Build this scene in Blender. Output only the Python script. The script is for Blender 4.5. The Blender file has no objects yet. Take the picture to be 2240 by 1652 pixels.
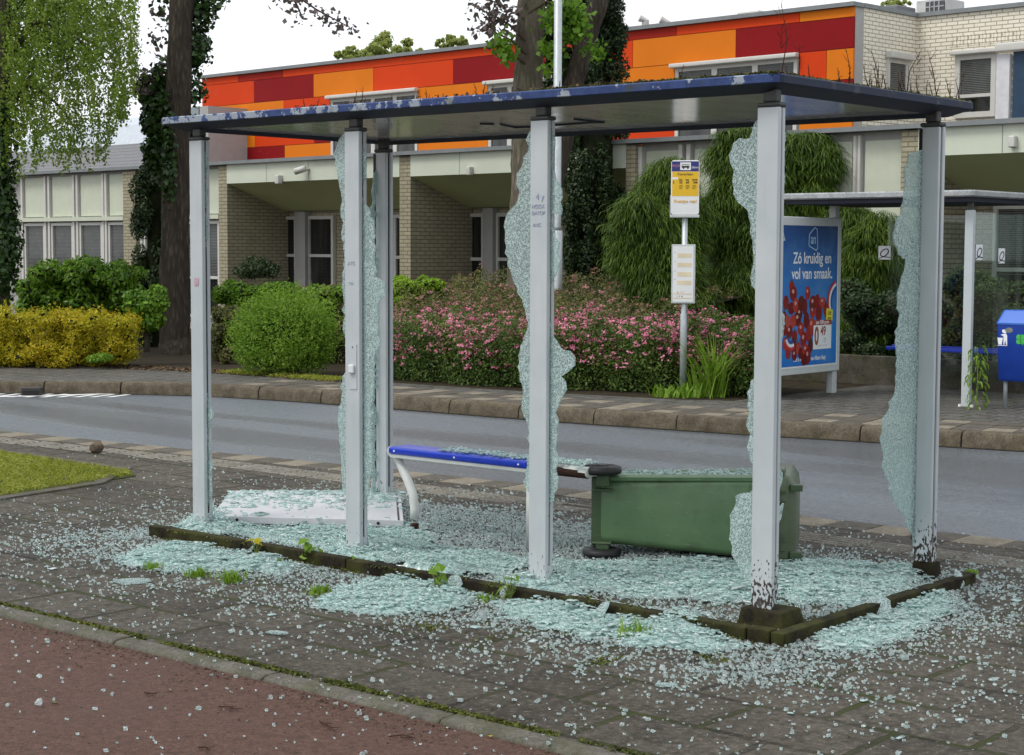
import bpy, bmesh, math, random
import numpy as np
from mathutils import Vector, Matrix
random.seed(7); RNG = np.random.default_rng(7)
SC = bpy.context.scene; COL = SC.collection
R = math.radians

# ---------------------------------------------------------------- camera, world, sun, exposure
CAMLOC = np.array([8.378, -6.821, 1.776]); YAW, PITCH, ROLL, FPX = 40.344, -4.242, 0.21, 3793.75   # FPX for a 2240 px wide frame
cam = bpy.data.cameras.new('camera'); camo = bpy.data.objects.new('camera', cam); COL.objects.link(camo)
cam.sensor_width = 36.0; cam.lens = 36.0 * FPX / 2240; cam.clip_start = 0.1; cam.clip_end = 2000
def basis():
    y, p, r = map(R, (YAW, PITCH, ROLL))
    f = np.array([-math.sin(y)*math.cos(p), math.cos(y)*math.cos(p), math.sin(p)])
    rt = np.array([math.cos(y), math.sin(y), 0]); u = np.cross(rt, f)
    return math.cos(r)*rt+math.sin(r)*u, -math.sin(r)*rt+math.cos(r)*u, f
RT, UP, FW = basis()
mw = Matrix.Identity(4)
for i in range(3):
    mw[i][0], mw[i][1], mw[i][2], mw[i][3] = RT[i], UP[i], -FW[i], CAMLOC[i]
camo.matrix_world = mw; SC.camera = camo

world = bpy.data.worlds.new('World'); SC.world = world; world.use_nodes = True
SUN_EL, SUN_AZ = 58, 205        # azimuth of the sun seen from the scene, clockwise from +Y
wn, wl = world.node_tree.nodes, world.node_tree.links
bg = wn['Background']; sky = wn.new('ShaderNodeTexSky'); sky.sky_type = 'NISHITA'; sky.sun_disc = False
sky.sun_elevation = R(SUN_EL); sky.sun_rotation = R(SUN_AZ); sky.dust_density = 4; sky.air_density = 1.0
mx = wn.new('ShaderNodeMixRGB'); mx.inputs[0].default_value = 0.8; mx.inputs[2].default_value = (9.6, 9.9, 10.3, 1)   # thick cloud cover
wl.new(sky.outputs[0], mx.inputs[1]); wl.new(mx.outputs[0], bg.inputs[0]); bg.inputs[1].default_value = 0.115
sl = bpy.data.lights.new('sun', 'SUN'); sl.energy = 1.5; sl.angle = R(18); sl.color = (1, .97, .92)
so = bpy.data.objects.new('sun', sl); COL.objects.link(so)
sd = Vector((math.sin(R(SUN_AZ))*math.cos(R(SUN_EL)), math.cos(R(SUN_AZ))*math.cos(R(SUN_EL)), math.sin(R(SUN_EL))))
so.rotation_euler = sd.to_track_quat('Z', 'Y').to_euler(); so.location = (0, -20, 30)
SC.view_settings.view_transform = 'Standard'; SC.view_settings.look = 'None'
SC.view_settings.exposure = 0.27; SC.view_settings.gamma = 1

# ---------------------------------------------------------------- survey: photo point -> point on a real plane (2240 px wide survey frame)
def ray(vx, vy): return FW + RT*(vx-1120)/FPX - UP*(vy-826)/FPX
def gr(vx, vy, z=0.0):
    d = ray(vx, vy); return CAMLOC + d*((z-CAMLOC[2])/d[2])
def atY(vx, vy, Y):
    d = ray(vx, vy); return CAMLOC + d*((Y-CAMLOC[1])/d[1])
def atX(vx, vy, X):
    d = ray(vx, vy); return CAMLOC + d*((X-CAMLOC[0])/d[0])
def pxm(p): return FPX/float((np.array(p)-CAMLOC)@FW)      # survey pixels per metre at a point

# ---------------------------------------------------------------- helpers
def tag(o, label=None, cat=None, group=None, kind=None):
    if label: o['label'] = label
    if cat: o['category'] = cat
    if group: o['group'] = group
    if kind: o['kind'] = kind
    return o
def empty(name, loc=(0, 0, 0), rz=0, label=None, cat=None, group=None):
    o = bpy.data.objects.new(name, None); COL.objects.link(o); o.empty_display_size = .1
    o.location = loc; o.rotation_euler = (0, 0, rz); return tag(o, label, cat, group)
class MB:
    def __init__(s): s.v = []; s.f = []; s.xf = None
    def _a(s, vs, fs):
        n = len(s.v); s.v += [tuple(map(float, p)) for p in vs]; s.f += [tuple(i+n for i in f) for f in fs]; return s
    def box(s, x0, x1, y0, y1, z0, z1, top=None):
        t = top or (0, 0)      # inset of the top face
        vs = [(x0, y0, z0), (x1, y0, z0), (x1, y1, z0), (x0, y1, z0), (x0+t[0], y0+t[1], z1), (x1-t[0], y0+t[1], z1), (x1-t[0], y1-t[1], z1), (x0+t[0], y1-t[1], z1)]
        return s._a(vs, [(3, 2, 1, 0), (4, 5, 6, 7), (0, 1, 5, 4), (1, 2, 6, 5), (2, 3, 7, 6), (3, 0, 4, 7)])
    def obox(s, c, ax, ay, az, hx, hy, hz):
        c, ax, ay, az = map(np.array, (c, ax, ay, az)); vs = []
        for k in (-1, 1):
            for i, j in ((-1, -1), (1, -1), (1, 1), (-1, 1)): vs.append(c+ax*hx*i+ay*hy*j+az*hz*k)
        return s._a(vs, [(3, 2, 1, 0), (4, 5, 6, 7), (0, 1, 5, 4), (1, 2, 6, 5), (2, 3, 7, 6), (3, 0, 4, 7)])
    def prism(s, poly, d):      # poly: 3-D points, d: extrusion vector
        n = len(poly); p = [np.array(q, float) for q in poly]; d = np.array(d, float)
        return s._a(p+[q+d for q in p], [tuple(range(n-1, -1, -1)), tuple(range(n, 2*n))]+[(i, (i+1) % n, n+(i+1) % n, n+i) for i in range(n)])
    def quad(s, *p): return s._a(p, [tuple(range(len(p)))])
    def tube(s, pts, rad, seg=10, caps=True, jit=0, oval=None):
        pts = [np.array(p, float) for p in pts]; n = len(pts)
        rad = [rad]*n if not hasattr(rad, '__len__') else rad
        vs = []; fs = []; ref = None
        for i, p in enumerate(pts):
            t = pts[min(i+1, n-1)]-pts[max(i-1, 0)]; t = t/np.linalg.norm(t)
            if ref is None: ref = np.array([1, 0, 0]) if abs(t[0]) < .9 else np.array([0, 1, 0])
            a = ref-t*(ref@t); a /= np.linalg.norm(a); ref = a; b = np.cross(t, a)
            for k in range(seg):
                w = 2*math.pi*k/seg; q = 1+jit*random.uniform(-1, 1)
                vs.append(p+(a*math.cos(w)+b*math.sin(w))*rad[i]*q)
        for i in range(n-1):
            for k in range(seg):
                fs.append((i*seg+k, i*seg+(k+1) % seg, (i+1)*seg+(k+1) % seg, (i+1)*seg+k))
        if caps: fs += [tuple(range(seg-1, -1, -1)), tuple(range((n-1)*seg, n*seg))]
        return s._a(vs, fs)
    def build(s, name, m, parent=None, smooth=False, bevel=0, seg=2):
        me = bpy.data.meshes.new(name); me.from_pydata(s.v, [], s.f); me.update()
        o = bpy.data.objects.new(name, me); COL.objects.link(o)
        if m: me.materials.append(m)
        if parent: o.parent = parent
        if smooth: me.shade_smooth()
        if bevel:
            b = o.modifiers.new('bevel', 'BEVEL'); b.width = bevel; b.segments = seg; b.limit_method = 'ANGLE'; b.angle_limit = R(40)
            me.shade_smooth(); w = o.modifiers.new('wn', 'WEIGHTED_NORMAL'); w.keep_sharp = True
        return o
def raw(name, V, F, m, parent=None, smooth=False):      # numpy mesh with faces of equal size
    V = np.asarray(V, np.float32); F = np.asarray(F, np.int32); k = F.shape[1]
    me = bpy.data.meshes.new(name); me.vertices.add(len(V)); me.vertices.foreach_set('co', V.ravel())
    me.loops.add(F.size); me.loops.foreach_set('vertex_index', F.ravel()); me.polygons.add(len(F))
    me.polygons.foreach_set('loop_start', np.arange(0, F.size, k, dtype=np.int32)); me.polygons.foreach_set('loop_total', np.full(len(F), k, np.int32))
    me.update(calc_edges=True); me.validate()
    o = bpy.data.objects.new(name, me); COL.objects.link(o); me.materials.append(m)
    if parent: o.parent = parent
    if smooth: me.shade_smooth()
    return o

class Mat:      # small node builder
    def __init__(s, name, color=(.5, .5, .5), rough=.6, spec=.5, metal=0):
        s.m = bpy.data.materials.new(name); s.m.use_nodes = True; s.n = s.m.node_tree.nodes; s.l = s.m.node_tree.links
        s.p = s.n['Principled BSDF']; s.set('Base Color', (*color, 1)); s.set('Roughness', rough); s.set('Specular IOR Level', spec); s.set('Metallic', metal)
        s.out = s.n['Material Output']
    def set(s, k, v):
        if hasattr(v, 'is_linked'): s.l.new(v, s.p.inputs[k])
        else: s.p.inputs[k].default_value = v
        return s
    def node(s, t, props={}, **ins):
        nd = s.n.new('ShaderNode'+t)
        for k, v in props.items(): setattr(nd, k, v)
        for k, v in ins.items():
            key = int(k[1:]) if k[0] == 'i' and k[1:].isdigit() else k.replace('_', ' ')
            if hasattr(v, 'is_linked'): s.l.new(v, nd.inputs[key])
            else: nd.inputs[key].default_value = v
        return nd
    def co(s, which='Object', scale=(1, 1, 1), loc=(0, 0, 0), rot=(0, 0, 0)):
        tc = s.node('TexCoord'); return s.node('Mapping', i0=tc.outputs[which], Scale=scale, Location=loc, Rotation=rot).outputs[0]
    def noise(s, scale, vec=None, detail=4, rough=.6, which=0):
        vec = vec if vec is not None else s.co()
        return s.node('TexNoise', Vector=vec, Scale=scale, Detail=detail, Roughness=rough).outputs[which]
    def ramp(s, fac, stops, interp='LINEAR'):
        nd = s.node('ValToRGB', i0=fac); cr = nd.color_ramp; cr.interpolation = interp
        while len(cr.elements) < len(stops): cr.elements.new(.5)
        for e, (p, c) in zip(cr.elements, stops):
            e.position = p; c = (c, c, c) if not hasattr(c, '__len__') else c; e.color = (*c, 1)
        return nd.outputs[0]
    def mix(s, fac, a, b, mode='MIX'):
        f = lambda c: c if hasattr(c, 'is_linked') else (*c, 1)
        return s.node('MixRGB', {'blend_type': mode}, i0=fac, i1=f(a), i2=f(b)).outputs[0]
    def math(s, op, a, b=0.0, clamp=False): return s.node('Math', {'operation': op, 'use_clamp': clamp}, i0=a, i1=b).outputs[0]
    def bump(s, h, strength=.3, dist=.01):
        s.l.new(s.node('Bump', Strength=strength, Distance=dist, Height=h).outputs[0], s.p.inputs['Normal']); return s
def plain(name, color, rough=.5, spec=.5, metal=0, var=.12, scale=6, bump=0):     # paint or plastic with slight unevenness
    a = Mat(name, color, rough, spec, metal); n = a.noise(scale, detail=6)
    a.set('Base Color', a.mix(a.ramp(n, [(.3, 0), (.7, 1)]), tuple(c*(1-var) for c in color), tuple(min(1, c*(1+var)) for c in color)))
    a.set('Roughness', a.node('MapRange', i0=n, i3=max(.02, rough-.1), i4=min(1, rough+.12)).outputs[0])
    if bump: a.bump(a.noise(scale*20), bump, .004)
    return a.m
def leafmat(name, cols, trans=.35, rough=.55):
    a = Mat(name, cols[0], rough, .35); g = a.node('NewGeometry').outputs['Random Per Island']
    big = a.noise(1.3, detail=3)
    fac = a.math('ADD', a.math('MULTIPLY', g, .7), a.math('MULTIPLY', a.math('SUBTRACT', big, .35), .9), True)
    c = a.ramp(fac, [(i/(len(cols)-1), k) for i, k in enumerate(cols)]); a.set('Base Color', c)
    t = a.node('BsdfTranslucent', Color=c); mxs = a.node('MixShader', i0=trans, i1=a.p.outputs[0], i2=t.outputs[0])
    a.l.new(mxs.outputs[0], a.out.inputs[0]); return a.m

# ---------------------------------------------------------------- leaf and strand scatter
def frame_from(nrm):
    n = nrm/np.maximum(np.linalg.norm(nrm, axis=1, keepdims=True), 1e-6)
    a = np.cross(n, RNG.normal(size=n.shape)); a /= np.maximum(np.linalg.norm(a, axis=1, keepdims=True), 1e-6)
    return a, np.cross(n, a), n
def leaves(name, P, nrm, size, m, parent=None, aspect=.55, jit=.6, droop=0):
    n = len(P); nn = nrm/np.maximum(np.linalg.norm(nrm, axis=1, keepdims=True), 1e-6)+RNG.normal(size=(n, 3))*jit
    a, b, c = frame_from(nn); s = (size*RNG.uniform(.6, 1.3, n))[:, None]
    if droop: a[:, 2] -= droop; a /= np.linalg.norm(a, axis=1, keepdims=True)
    V = np.stack([P-a*s*.5, P+b*s*aspect*.5+c*s*.08, P+a*s*.5-c*s*.1, P-b*s*aspect*.5+c*s*.08], 1).reshape(-1, 3)
    i = np.arange(n)[:, None]*4
    return raw(name, V, np.concatenate([i, i+1, i+2, i+3], 1), m, parent)
def sphere_pts(n):
    d = RNG.normal(size=(n, 3)); return d/np.linalg.norm(d, axis=1, keepdims=True)
def clump_pts(cs, rs, n, shell=.75):          # points near the surface of a union of ellipsoid clumps
    cs = np.array(cs, float); rs = np.array(rs, float); rs = rs if rs.ndim == 2 else np.repeat(rs[:, None], 3, 1)
    w = (rs[:, 0]*rs[:, 2]); k = RNG.choice(len(cs), n, p=w/w.sum()); d = sphere_pts(n)
    r = np.where(RNG.random(n) < .8, RNG.uniform(shell, 1.08, n), RNG.random(n)**.5)
    P = cs[k]+d*rs[k]*r[:, None]; return P, d+np.array([0, 0, .25])
def core(name, cs, rs, m, parent, f=.72):
    b = MB()
    for c, r in zip(cs, rs):
        r = np.array(r if hasattr(r, '__len__') else (r, r, r))*f; rings = []
        for i in range(1, 6):
            t = math.pi*i/6
            for k in range(10):
                w = 2*math.pi*k/10; q = random.uniform(.85, 1.1)
                rings.append(np.array(c)+r*q*np.array([math.sin(t)*math.cos(w), math.sin(t)*math.sin(w), math.cos(t)]))
        rings += [np.array(c)+[0, 0, r[2]], np.array(c)-[0, 0, r[2]]]
        fs = [(i*10+k, (i+1)*10+k, (i+1)*10+(k+1) % 10, i*10+(k+1) % 10) for i in range(4) for k in range(10)]
        fs += [(50, k, (k+1) % 10) for k in range(10)]+[(51, 40+(k+1) % 10, 40+k) for k in range(10)]
        b._a(rings, fs)
    return b.build(name, m, parent)
def clumps_in(center, rad, n, rc, lo=-1):      # clump centres filling an ellipsoid
    out = []; c = np.array(center); rad = np.array(rad)
    while len(out) < n:
        p = RNG.uniform(-1, 1, 3)
        if np.linalg.norm(p) > 1 or p[2] < lo: continue
        p = p*(.55+.45*np.linalg.norm(p)); out.append(c+p*rad)
    rs = RNG.uniform(.65, 1.25, n)*rc; return np.array(out), np.stack([rs, rs, rs*.8], 1)
def strands(name, P, L, w, m, parent, out=None, spread=.35):   # hanging flat sprays, three segments each
    n = len(P); a = RNG.uniform(0, 2*math.pi, n); h = np.stack([np.cos(a), np.sin(a), 0*a], 1)
    o = out if out is not None else h; o = o+RNG.normal(size=(n, 3))*spread; o[:, 2] = 0
    L = (L*RNG.uniform(.5, 1.3, n))[:, None]; V = []
    for t, ww in ((0, .7), (.33, 1), (.7, .9), (1, .15)):
        q = P+o*L*(t-.5*t*t)*1.2+np.array([0, 0, 1])*(L*(.25*t-.9*t*t))
        V += [q-h*w*ww*.5, q+h*w*ww*.5]
    V = np.stack(V, 1).reshape(-1, 3); i = np.arange(n)[:, None]*8
    F = np.concatenate([np.concatenate([i+2*k, i+2*k+1, i+2*k+3, i+2*k+2], 1) for k in range(3)], 0)
    return raw(name, V, F, m, parent)

# ---------------------------------------------------------------- ground materials
def pavermat(name, c1, c2, mortar, bw, rh, loc, rough=.55, offset=.5, msize=.019):
    a = Mat(name, c1, rough, .14); v = a.co(loc=loc); wob = a.noise(2.0, which=1, detail=2)
    v2 = a.node('VectorMath', {'operation': 'ADD'}, i0=v, i1=a.node('VectorMath', {'operation': 'SCALE'}, i0=wob, Scale=.008).outputs[0]).outputs[0]
    br = a.node('TexBrick', {'offset': offset, 'squash': 1}, Vector=v2, Color1=(*c1, 1), Color2=(*c2, 1), Mortar=(*mortar, 1), Scale=1, Mortar_Size=msize, Mortar_Smooth=.2, Bias=0, Brick_Width=bw, Row_Height=rh)
    n = a.noise(11, detail=8, rough=.8); n2 = a.noise(1.1, detail=3); fine = a.noise(30, detail=6, rough=.9)
    c = a.mix(a.ramp(n, [(.40, 0), (.62, 1)]), br.outputs[0], tuple(k*.55 for k in c1)); c = a.mix(a.math('MULTIPLY', a.ramp(n2, [(.4, 0), (.7, 1)]), .3), c, tuple(k*1.5 for k in c2))
    c = a.mix(a.ramp(fine, [(.40, .85), (.47, 0)]), c, tuple(k*.4 for k in c1)); c = a.mix(a.ramp(fine, [(.55, 0), (.62, .7)]), c, tuple(min(1, k*2.3) for k in c2))
    moss = a.math('MULTIPLY', br.outputs[1], a.ramp(a.noise(1.7, detail=4), [(.44, 0), (.6, .85)])); c = a.mix(moss, c, (.034, .042, .008))
    a.set('Base Color', c); a.set('Roughness', a.node('MapRange', i0=n, i3=rough-.14, i4=rough+.2).outputs[0])
    h = a.math('SUBTRACT', a.math('MULTIPLY', fine, .25), a.math('MULTIPLY', br.outputs[1], 1.0)); return a.bump(h, .8, .008).m
M_PAVE = pavermat('paving', (.048, .042, .033), (.096, .085, .068), (.003, .0026, .0015), .6, .41, (.3, .70, 0), .68)
M_PAVEFAR = pavermat('far_paving', (.10, .097, .09), (.13, .122, .11), (.03, .026, .02), .3, .3, (0, 0, 0), .6)
def asphalt():
    a = Mat('asphalt', (.06, .062, .066), .42, .5); g = a.noise(32, detail=7, rough=.95); b = a.noise(.8, vec=a.co(scale=(.10, 1, 1), rot=(0, 0, R(-4))), detail=2, rough=.5)
    sp = a.node('TexVoronoi', Vector=a.co(), Scale=90).outputs[0]
    c = a.mix(a.ramp(g, [(.40, 0), (.60, 1)]), (.024, .030, .037), (.165, .19, .21)); c = a.mix(a.ramp(sp, [(.1, .6), (.3, 0)]), c, (.26, .27, .28)); c = a.mix(a.ramp(b, [(.4, 0), (.62, .5)]), c, (.10, .105, .115))
    a.set('Base Color', c); a.set('Roughness', a.ramp(b, [(.40, .42), (.56, .13)])); return a.bump(g, .6, .012).m
M_ASPH = asphalt()
def redpath():
    a = Mat('red_asphalt', (.2, .1, .08), .7, .16); g = a.noise(34, detail=7, rough=.95); b = a.noise(1.3, detail=5); sp = a.node('TexVoronoi', Vector=a.co(), Scale=75).outputs[0]
    c = a.mix(a.ramp(g, [(.40, 0), (.60, 1)]), (.042, .021, .015), (.142, .078, .057)); c = a.mix(a.ramp(b, [(.35, 0), (.7, .55)]), c, (.10, .060, .050)); c = a.mix(a.ramp(sp, [(.08, .7), (.2, 0)]), c, (.26, .18, .15)); c = a.mix(a.ramp(a.noise(38, detail=3), [(.62, 0), (.68, .8)]), c, (.03, .018, .015))
    dirt = a.math('MULTIPLY', a.ramp(a.node('SeparateXYZ', i0=a.co(scale=(.5, .5, 1))).outputs[1], [(0, 0), (1, 1)]), 0)
    a.set('Base Color', c); a.set('Roughness', a.node('MapRange', i0=b, i3=.6, i4=.85).outputs[0]); return a.bump(g, .7, .010).m
M_RED = redpath()
def stonemat(name, c, dark, moss=0, rough=.8, scale=7):
    a = Mat(name, c, rough, .16); n = a.noise(scale, detail=8, rough=.72); f = a.noise(60, detail=4, rough=.85)
    k = a.mix(a.ramp(n, [(.35, 0), (.68, 1)]), dark, c); k = a.mix(a.ramp(f, [(.4, .6), (.55, 0)]), k, tuple(x*.5 for x in dark))
    if moss: k = a.mix(a.math('MULTIPLY', a.ramp(a.noise(5.3, detail=6), [(.42, 0), (.6, 1)]), moss), k, (.055, .06, .014))
    a.set('Base Color', k); return a.bump(a.math('ADD', n, a.math('MULTIPLY', f, .4)), .5, .01).m
M_KERB = stonemat('kerb_concrete', (.185, .155, .112), (.07, .055, .038), .12)
M_KERBR = stonemat('path_kerb', (.17, .16, .135), (.085, .08, .066), .35)
M_PALE = stonemat('pale_tile', (.30, .27, .21), (.17, .145, .11), .1)
M_DARKT = stonemat('dark_tile', (.15, .135, .112), (.075, .066, .055), .1)
M_SOIL = stonemat('soil', (.05, .035, .025), (.02, .014, .01), .25, .95, 11)
M_MOSSY = stonemat('mossy_concrete', (.036, .029, .019), (.010, .008, .006), .6, .95, 14)
M_BAND = stonemat('edging', (.15, .14, .125), (.08, .073, .062), .5)
M_WALLC = stonemat('stained_concrete', (.15, .135, .11), (.06, .05, .04), .3)

# ---------------------------------------------------------------- the setting: ground, road, pavements, kerbs
def sheet(name, poly, z, m):
    b = MB(); b.quad(*[(x, y, z) for x, y in poly]); return tag(b.build(name, m), kind='structure')
sheet('ground', [(-300, -300), (300, -300), (300, 300), (-300, 300)], -.14, M_SOIL)
sheet('road', [(-60, -8), (60, -8), (60, 9.2), (-60, 9.2)], -.10, M_ASPH)
NEAR = [(-40, -.6), (-12, 2.1), (-6.2, 2.70), (-3.3, 2.96), (-1.4, 3.13), (.8, 3.19), (2.4, 3.2), (4, 3.22), (30, 3.3)]
FAR = [(-34, -9), (-16, 1.6), (-12, 5.0), (-10.6, 6.2), (-9.6, 6.95), (-8.7, 7.4), (-7.3, 7.62), (-5.82, 7.72), (-3.27, 7.84), (-1.08, 8.12), (1.56, 8.62), (4, 9.1), (20, 11.6)]
BACK = [(20, 13.5), (-2.45, 13.5), (-2.5, 9.9), (-3, 9.62), (-5, 9.3), (-6.4, 9.2), (-7.8, 9.15), (-9.3, 9.0), (-11.5, 8.7), (-14, 7.9), (-20, 5), (-40, -6)]
pv = MB()
for (x0, y0), (x1, y1) in zip(NEAR[:-1], NEAR[1:]):
    pv.quad((x0, -1.99, 0), (x1, -1.99, 0), (x1, y1-.3, 0), (x0, y0-.3, 0))
tag(pv.build('pavement', M_PAVE), kind='structure')
sheet('cycle_path', [(-40, -40), (40, -40), (40, -2.06), (-40, -2.06)], -.016, M_RED)
def inset(line, d):
    out = []
    for i, p in enumerate(line):
        a = np.array(line[max(i-1, 0)]); b = np.array(line[min(i+1, len(line)-1)]); t = (b-a)/np.linalg.norm(b-a); out.append(tuple(np.array(p)+d*np.array([-t[1], t[0]])))
    return out
def resample(line, step):
    out = [np.array(line[0], float)]; need = step
    for a, b in zip(line[:-1], line[1:]):
        a, b = np.array(a, float), np.array(b, float); L = np.linalg.norm(b-a); s = need
        while s <= L: out.append(a+(b-a)*s/L); s += step
        need = s-L
    return out
fp = MB(); q = inset(FAR, .14)
fp._a([(x, y, .05) for x, y in q+BACK], [tuple(range(len(q)+len(BACK)))]); tag(fp.build('far_pavement', M_PAVEFAR), kind='structure')
sheet('planting_bed', [(60, 12), (60, 90), (-90, 90), (-90, -30), (-45, -12), (-20, 4.4), (-14, 7.3), (-9.3, 8.6), (-5, 8.9), (-2.3, 9.5)], .044, M_SOIL)
def stones(line, step, prof, gap=.008):     # kerb stones: profile (across, z) swept along each stone
    b = MB(); pts = resample(line, step)
    for a, c in zip(pts[:-1], pts[1:]):
        t = (c-a)/np.linalg.norm(c-a); nrm = np.array([-t[1], t[0]]); a2, c2 = a+t*gap/2, c-t*gap/2; dz = random.uniform(-.004, .004); dy = random.uniform(-.004, .004)
        P = [(*(a2+nrm*(u+dy)), z+dz) for u, z in prof]; b.prism(P, (*(c2-a2), 0))
    return b
stones(FAR, 1.0, [(0, -.13), (.012, .0), (.045, .05), (.15, .058), (.15, -.13)], .012).build('kerb', M_KERB, bevel=.008)['kind'] = 'structure'
stones([(-20, -1.985), (22, -1.985)], 1.0, [(-.115, -.10), (-.11, -.010), (-.095, .002), (-.07, .006), (0, .006), (0, -.10)], .006).build('path_kerb', M_KERBR, bevel=.01)['kind'] = 'structure'
tl, td = MB(), MB()
for k, (a, c) in enumerate(zip(resample(NEAR, .3)[:-1], resample(NEAR, .3)[1:])):
    if not -14 < a[0] < 9: continue
    t = (c-a)/np.linalg.norm(c-a); n = np.array([t[1], -t[0]]); a2 = a+t*.003; c2 = c-t*.003
    P = [(*a2, -.12), (*c2, -.12), (*(c2+n*.303), -.12), (*(a2+n*.303), -.12)]
    ((tl if k % 2 == 0 else td) if a[0] < 4.6 else td).prism(P, (0, 0, .124+random.uniform(-.002, .002)))
tl.build('kerb_tiles', M_PALE, bevel=.004)['kind'] = 'structure'; td.build('kerb_tiles', M_DARKT, bevel=.004)['kind'] = 'structure'
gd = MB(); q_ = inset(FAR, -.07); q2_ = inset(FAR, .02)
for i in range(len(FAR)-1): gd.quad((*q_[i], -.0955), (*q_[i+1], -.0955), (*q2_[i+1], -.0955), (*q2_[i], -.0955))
tag(gd.build('kerb_foot_shade', stonemat('kerb_shade_brown', (.05, .04, .03), (.02, .016, .012), .3)), kind='structure')  # dark brown strip painting a contact shadow along the far kerb foot
tl, td = MB(), MB()                                   # white block marking on the far platform edge
pts = resample(inset(FAR, .155), .3)
for k, (a, c) in enumerate(zip(pts[:-1], pts[1:])):
    if not -8.6 < a[0] < 6: continue
    t = (c-a)/np.linalg.norm(c-a); n = np.array([-t[1], t[0]])
    for row in range(3):
        a2, c2 = a+t*.006+n*(.3*row+.004), c-t*.006+n*(.3*row+.004)
        P = [(*a2, .0), (*c2, .0), (*(c2+n*.29), .0), (*(a2+n*.29), .0)]
        pale = (k+row) % 2 == 0 and row != 1 or (row == 1 and k % 5 == 0)
        (tl if pale and random.random() < .9 else td).prism(P, (0, 0, .056+random.uniform(-.003, .003)))
tl.build('platform_tiles', M_PALE)['kind'] = 'structure'; td.build('platform_tiles', M_DARKT)['kind'] = 'structure'
tg = MB()                                             # tactile guiding strip: ribbed tiles
for k in range(-46, 40):
    x = k*.3; y0 = 2.33 if x > -3 else 2.33+(x+3)*.085
    for j in range(5):
        if random.random() < .97: tg.box(x+.006, x+.294, y0+j*.062, y0+j*.062+.03, .001, .0075, (.002, .005))
tag(tg.build('tactile_paving', stonemat('tactile', (.30, .285, .25), (.17, .155, .13), .15)), kind='structure')
lw = MB(); lw.quad((-40, -1.9, .006), (-2.36, -1.9, .006), (-2.28, .13, .006), (-2.52, 1.5, .006), (-2.75, 1.62, .006), (-4.67, 1.66, .006), (-9, 1.45, .006), (-40, -.9, .006))
tag(lw.build('lawn', stonemat('lawn_soil', (.07, .085, .02), (.04, .05, .012), .6)), kind='structure')
eb = stones([(-2.27, -1.92), (-2.18, .13), (-2.42, 1.53), (-2.66, 1.72), (-4.67, 1.78), (-9, 1.56)], 1.0, [(0, -.05), (0, .014), (.085, .018), (.085, -.05)], .006)
tag(eb.build('lawn_edging', M_BAND, bevel=.006), kind='structure')
mk = MB()                                             # white hatched marking at the far end of the road
for vx in range(-420, 340, 36):
    a, b2 = gr(vx, 869, -.096), gr(vx+95, 856.5, -.096); d = (gr(vx+17, 869, -.096)-a)
    if vx > 230: continue
    mk.quad(a, a+d, b2+d*.8, b2)
mk.quad(gr(-200, 872.5, -.095), gr(345, 857.5, -.095), gr(345, 859.2, -.095), gr(-200, 874.5, -.095))
tag(mk.build('road_marking', plain('road_paint', (.62, .62, .6), .7)), kind='structure')

# ---------------------------------------------------------------- glass materials
def crazed(name, tint=(.44, .56, .55), scale=150, clear=.66):
    a = Mat(name, tint, .12, .8); v = a.co(); vo = a.node('TexVoronoi', Vector=v, Scale=scale); ed = a.node('TexVoronoi', {'feature': 'DISTANCE_TO_EDGE'}, Vector=v, Scale=scale)
    cell = a.node('SeparateColor', i0=vo.outputs[1]); line = a.ramp(ed.outputs[0], [(.02, 1), (.09, 0)])
    patch = a.noise(5, detail=3)
    c = a.mix(cell.outputs[0], tuple(k*.72 for k in tint), tuple(min(1, k*1.25) for k in tint)); c = a.mix(a.math('MULTIPLY', line, .8), c, (.82, .9, .88)); a.set('Base Color', c)
    nm = a.node('VectorMath', {'operation': 'SUBTRACT'}, i0=vo.outputs[1], i1=(.5, .5, .5)).outputs[0]; nm = a.node('VectorMath', {'operation': 'SCALE'}, i0=nm, Scale=.42).outputs[0]
    g = a.node('NewGeometry'); nn = a.node('VectorMath', {'operation': 'NORMALIZE'}, i0=a.node('VectorMath', {'operation': 'ADD'}, i0=g.outputs['Normal'], i1=nm).outputs[0]).outputs[0]
    a.l.new(nn, a.p.inputs['Normal'])
    tl = a.node('BsdfTranslucent', Color=(*tint, 1)); m1 = a.node('MixShader', i0=.35, i1=a.p.outputs[0], i2=tl.outputs[0])
    tr = a.node('BsdfTransparent', Color=(.82, .93, .91, 1)); keep = a.math('MULTIPLY', a.math('LESS_THAN', cell.outputs[2], a.math('ADD', a.math('MULTIPLY', patch, .9), clear-.45)), a.math('SUBTRACT', 1.0, line))
    keep = a.math('ADD', a.math('MULTIPLY', keep, .6), .14); m2 = a.node('MixShader', i0=keep, i1=m1.outputs[0], i2=tr.outputs[0]); a.l.new(m2.outputs[0], a.out.inputs[0]); return a.m
M_CRAZE = crazed('crazed_glass')
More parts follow.
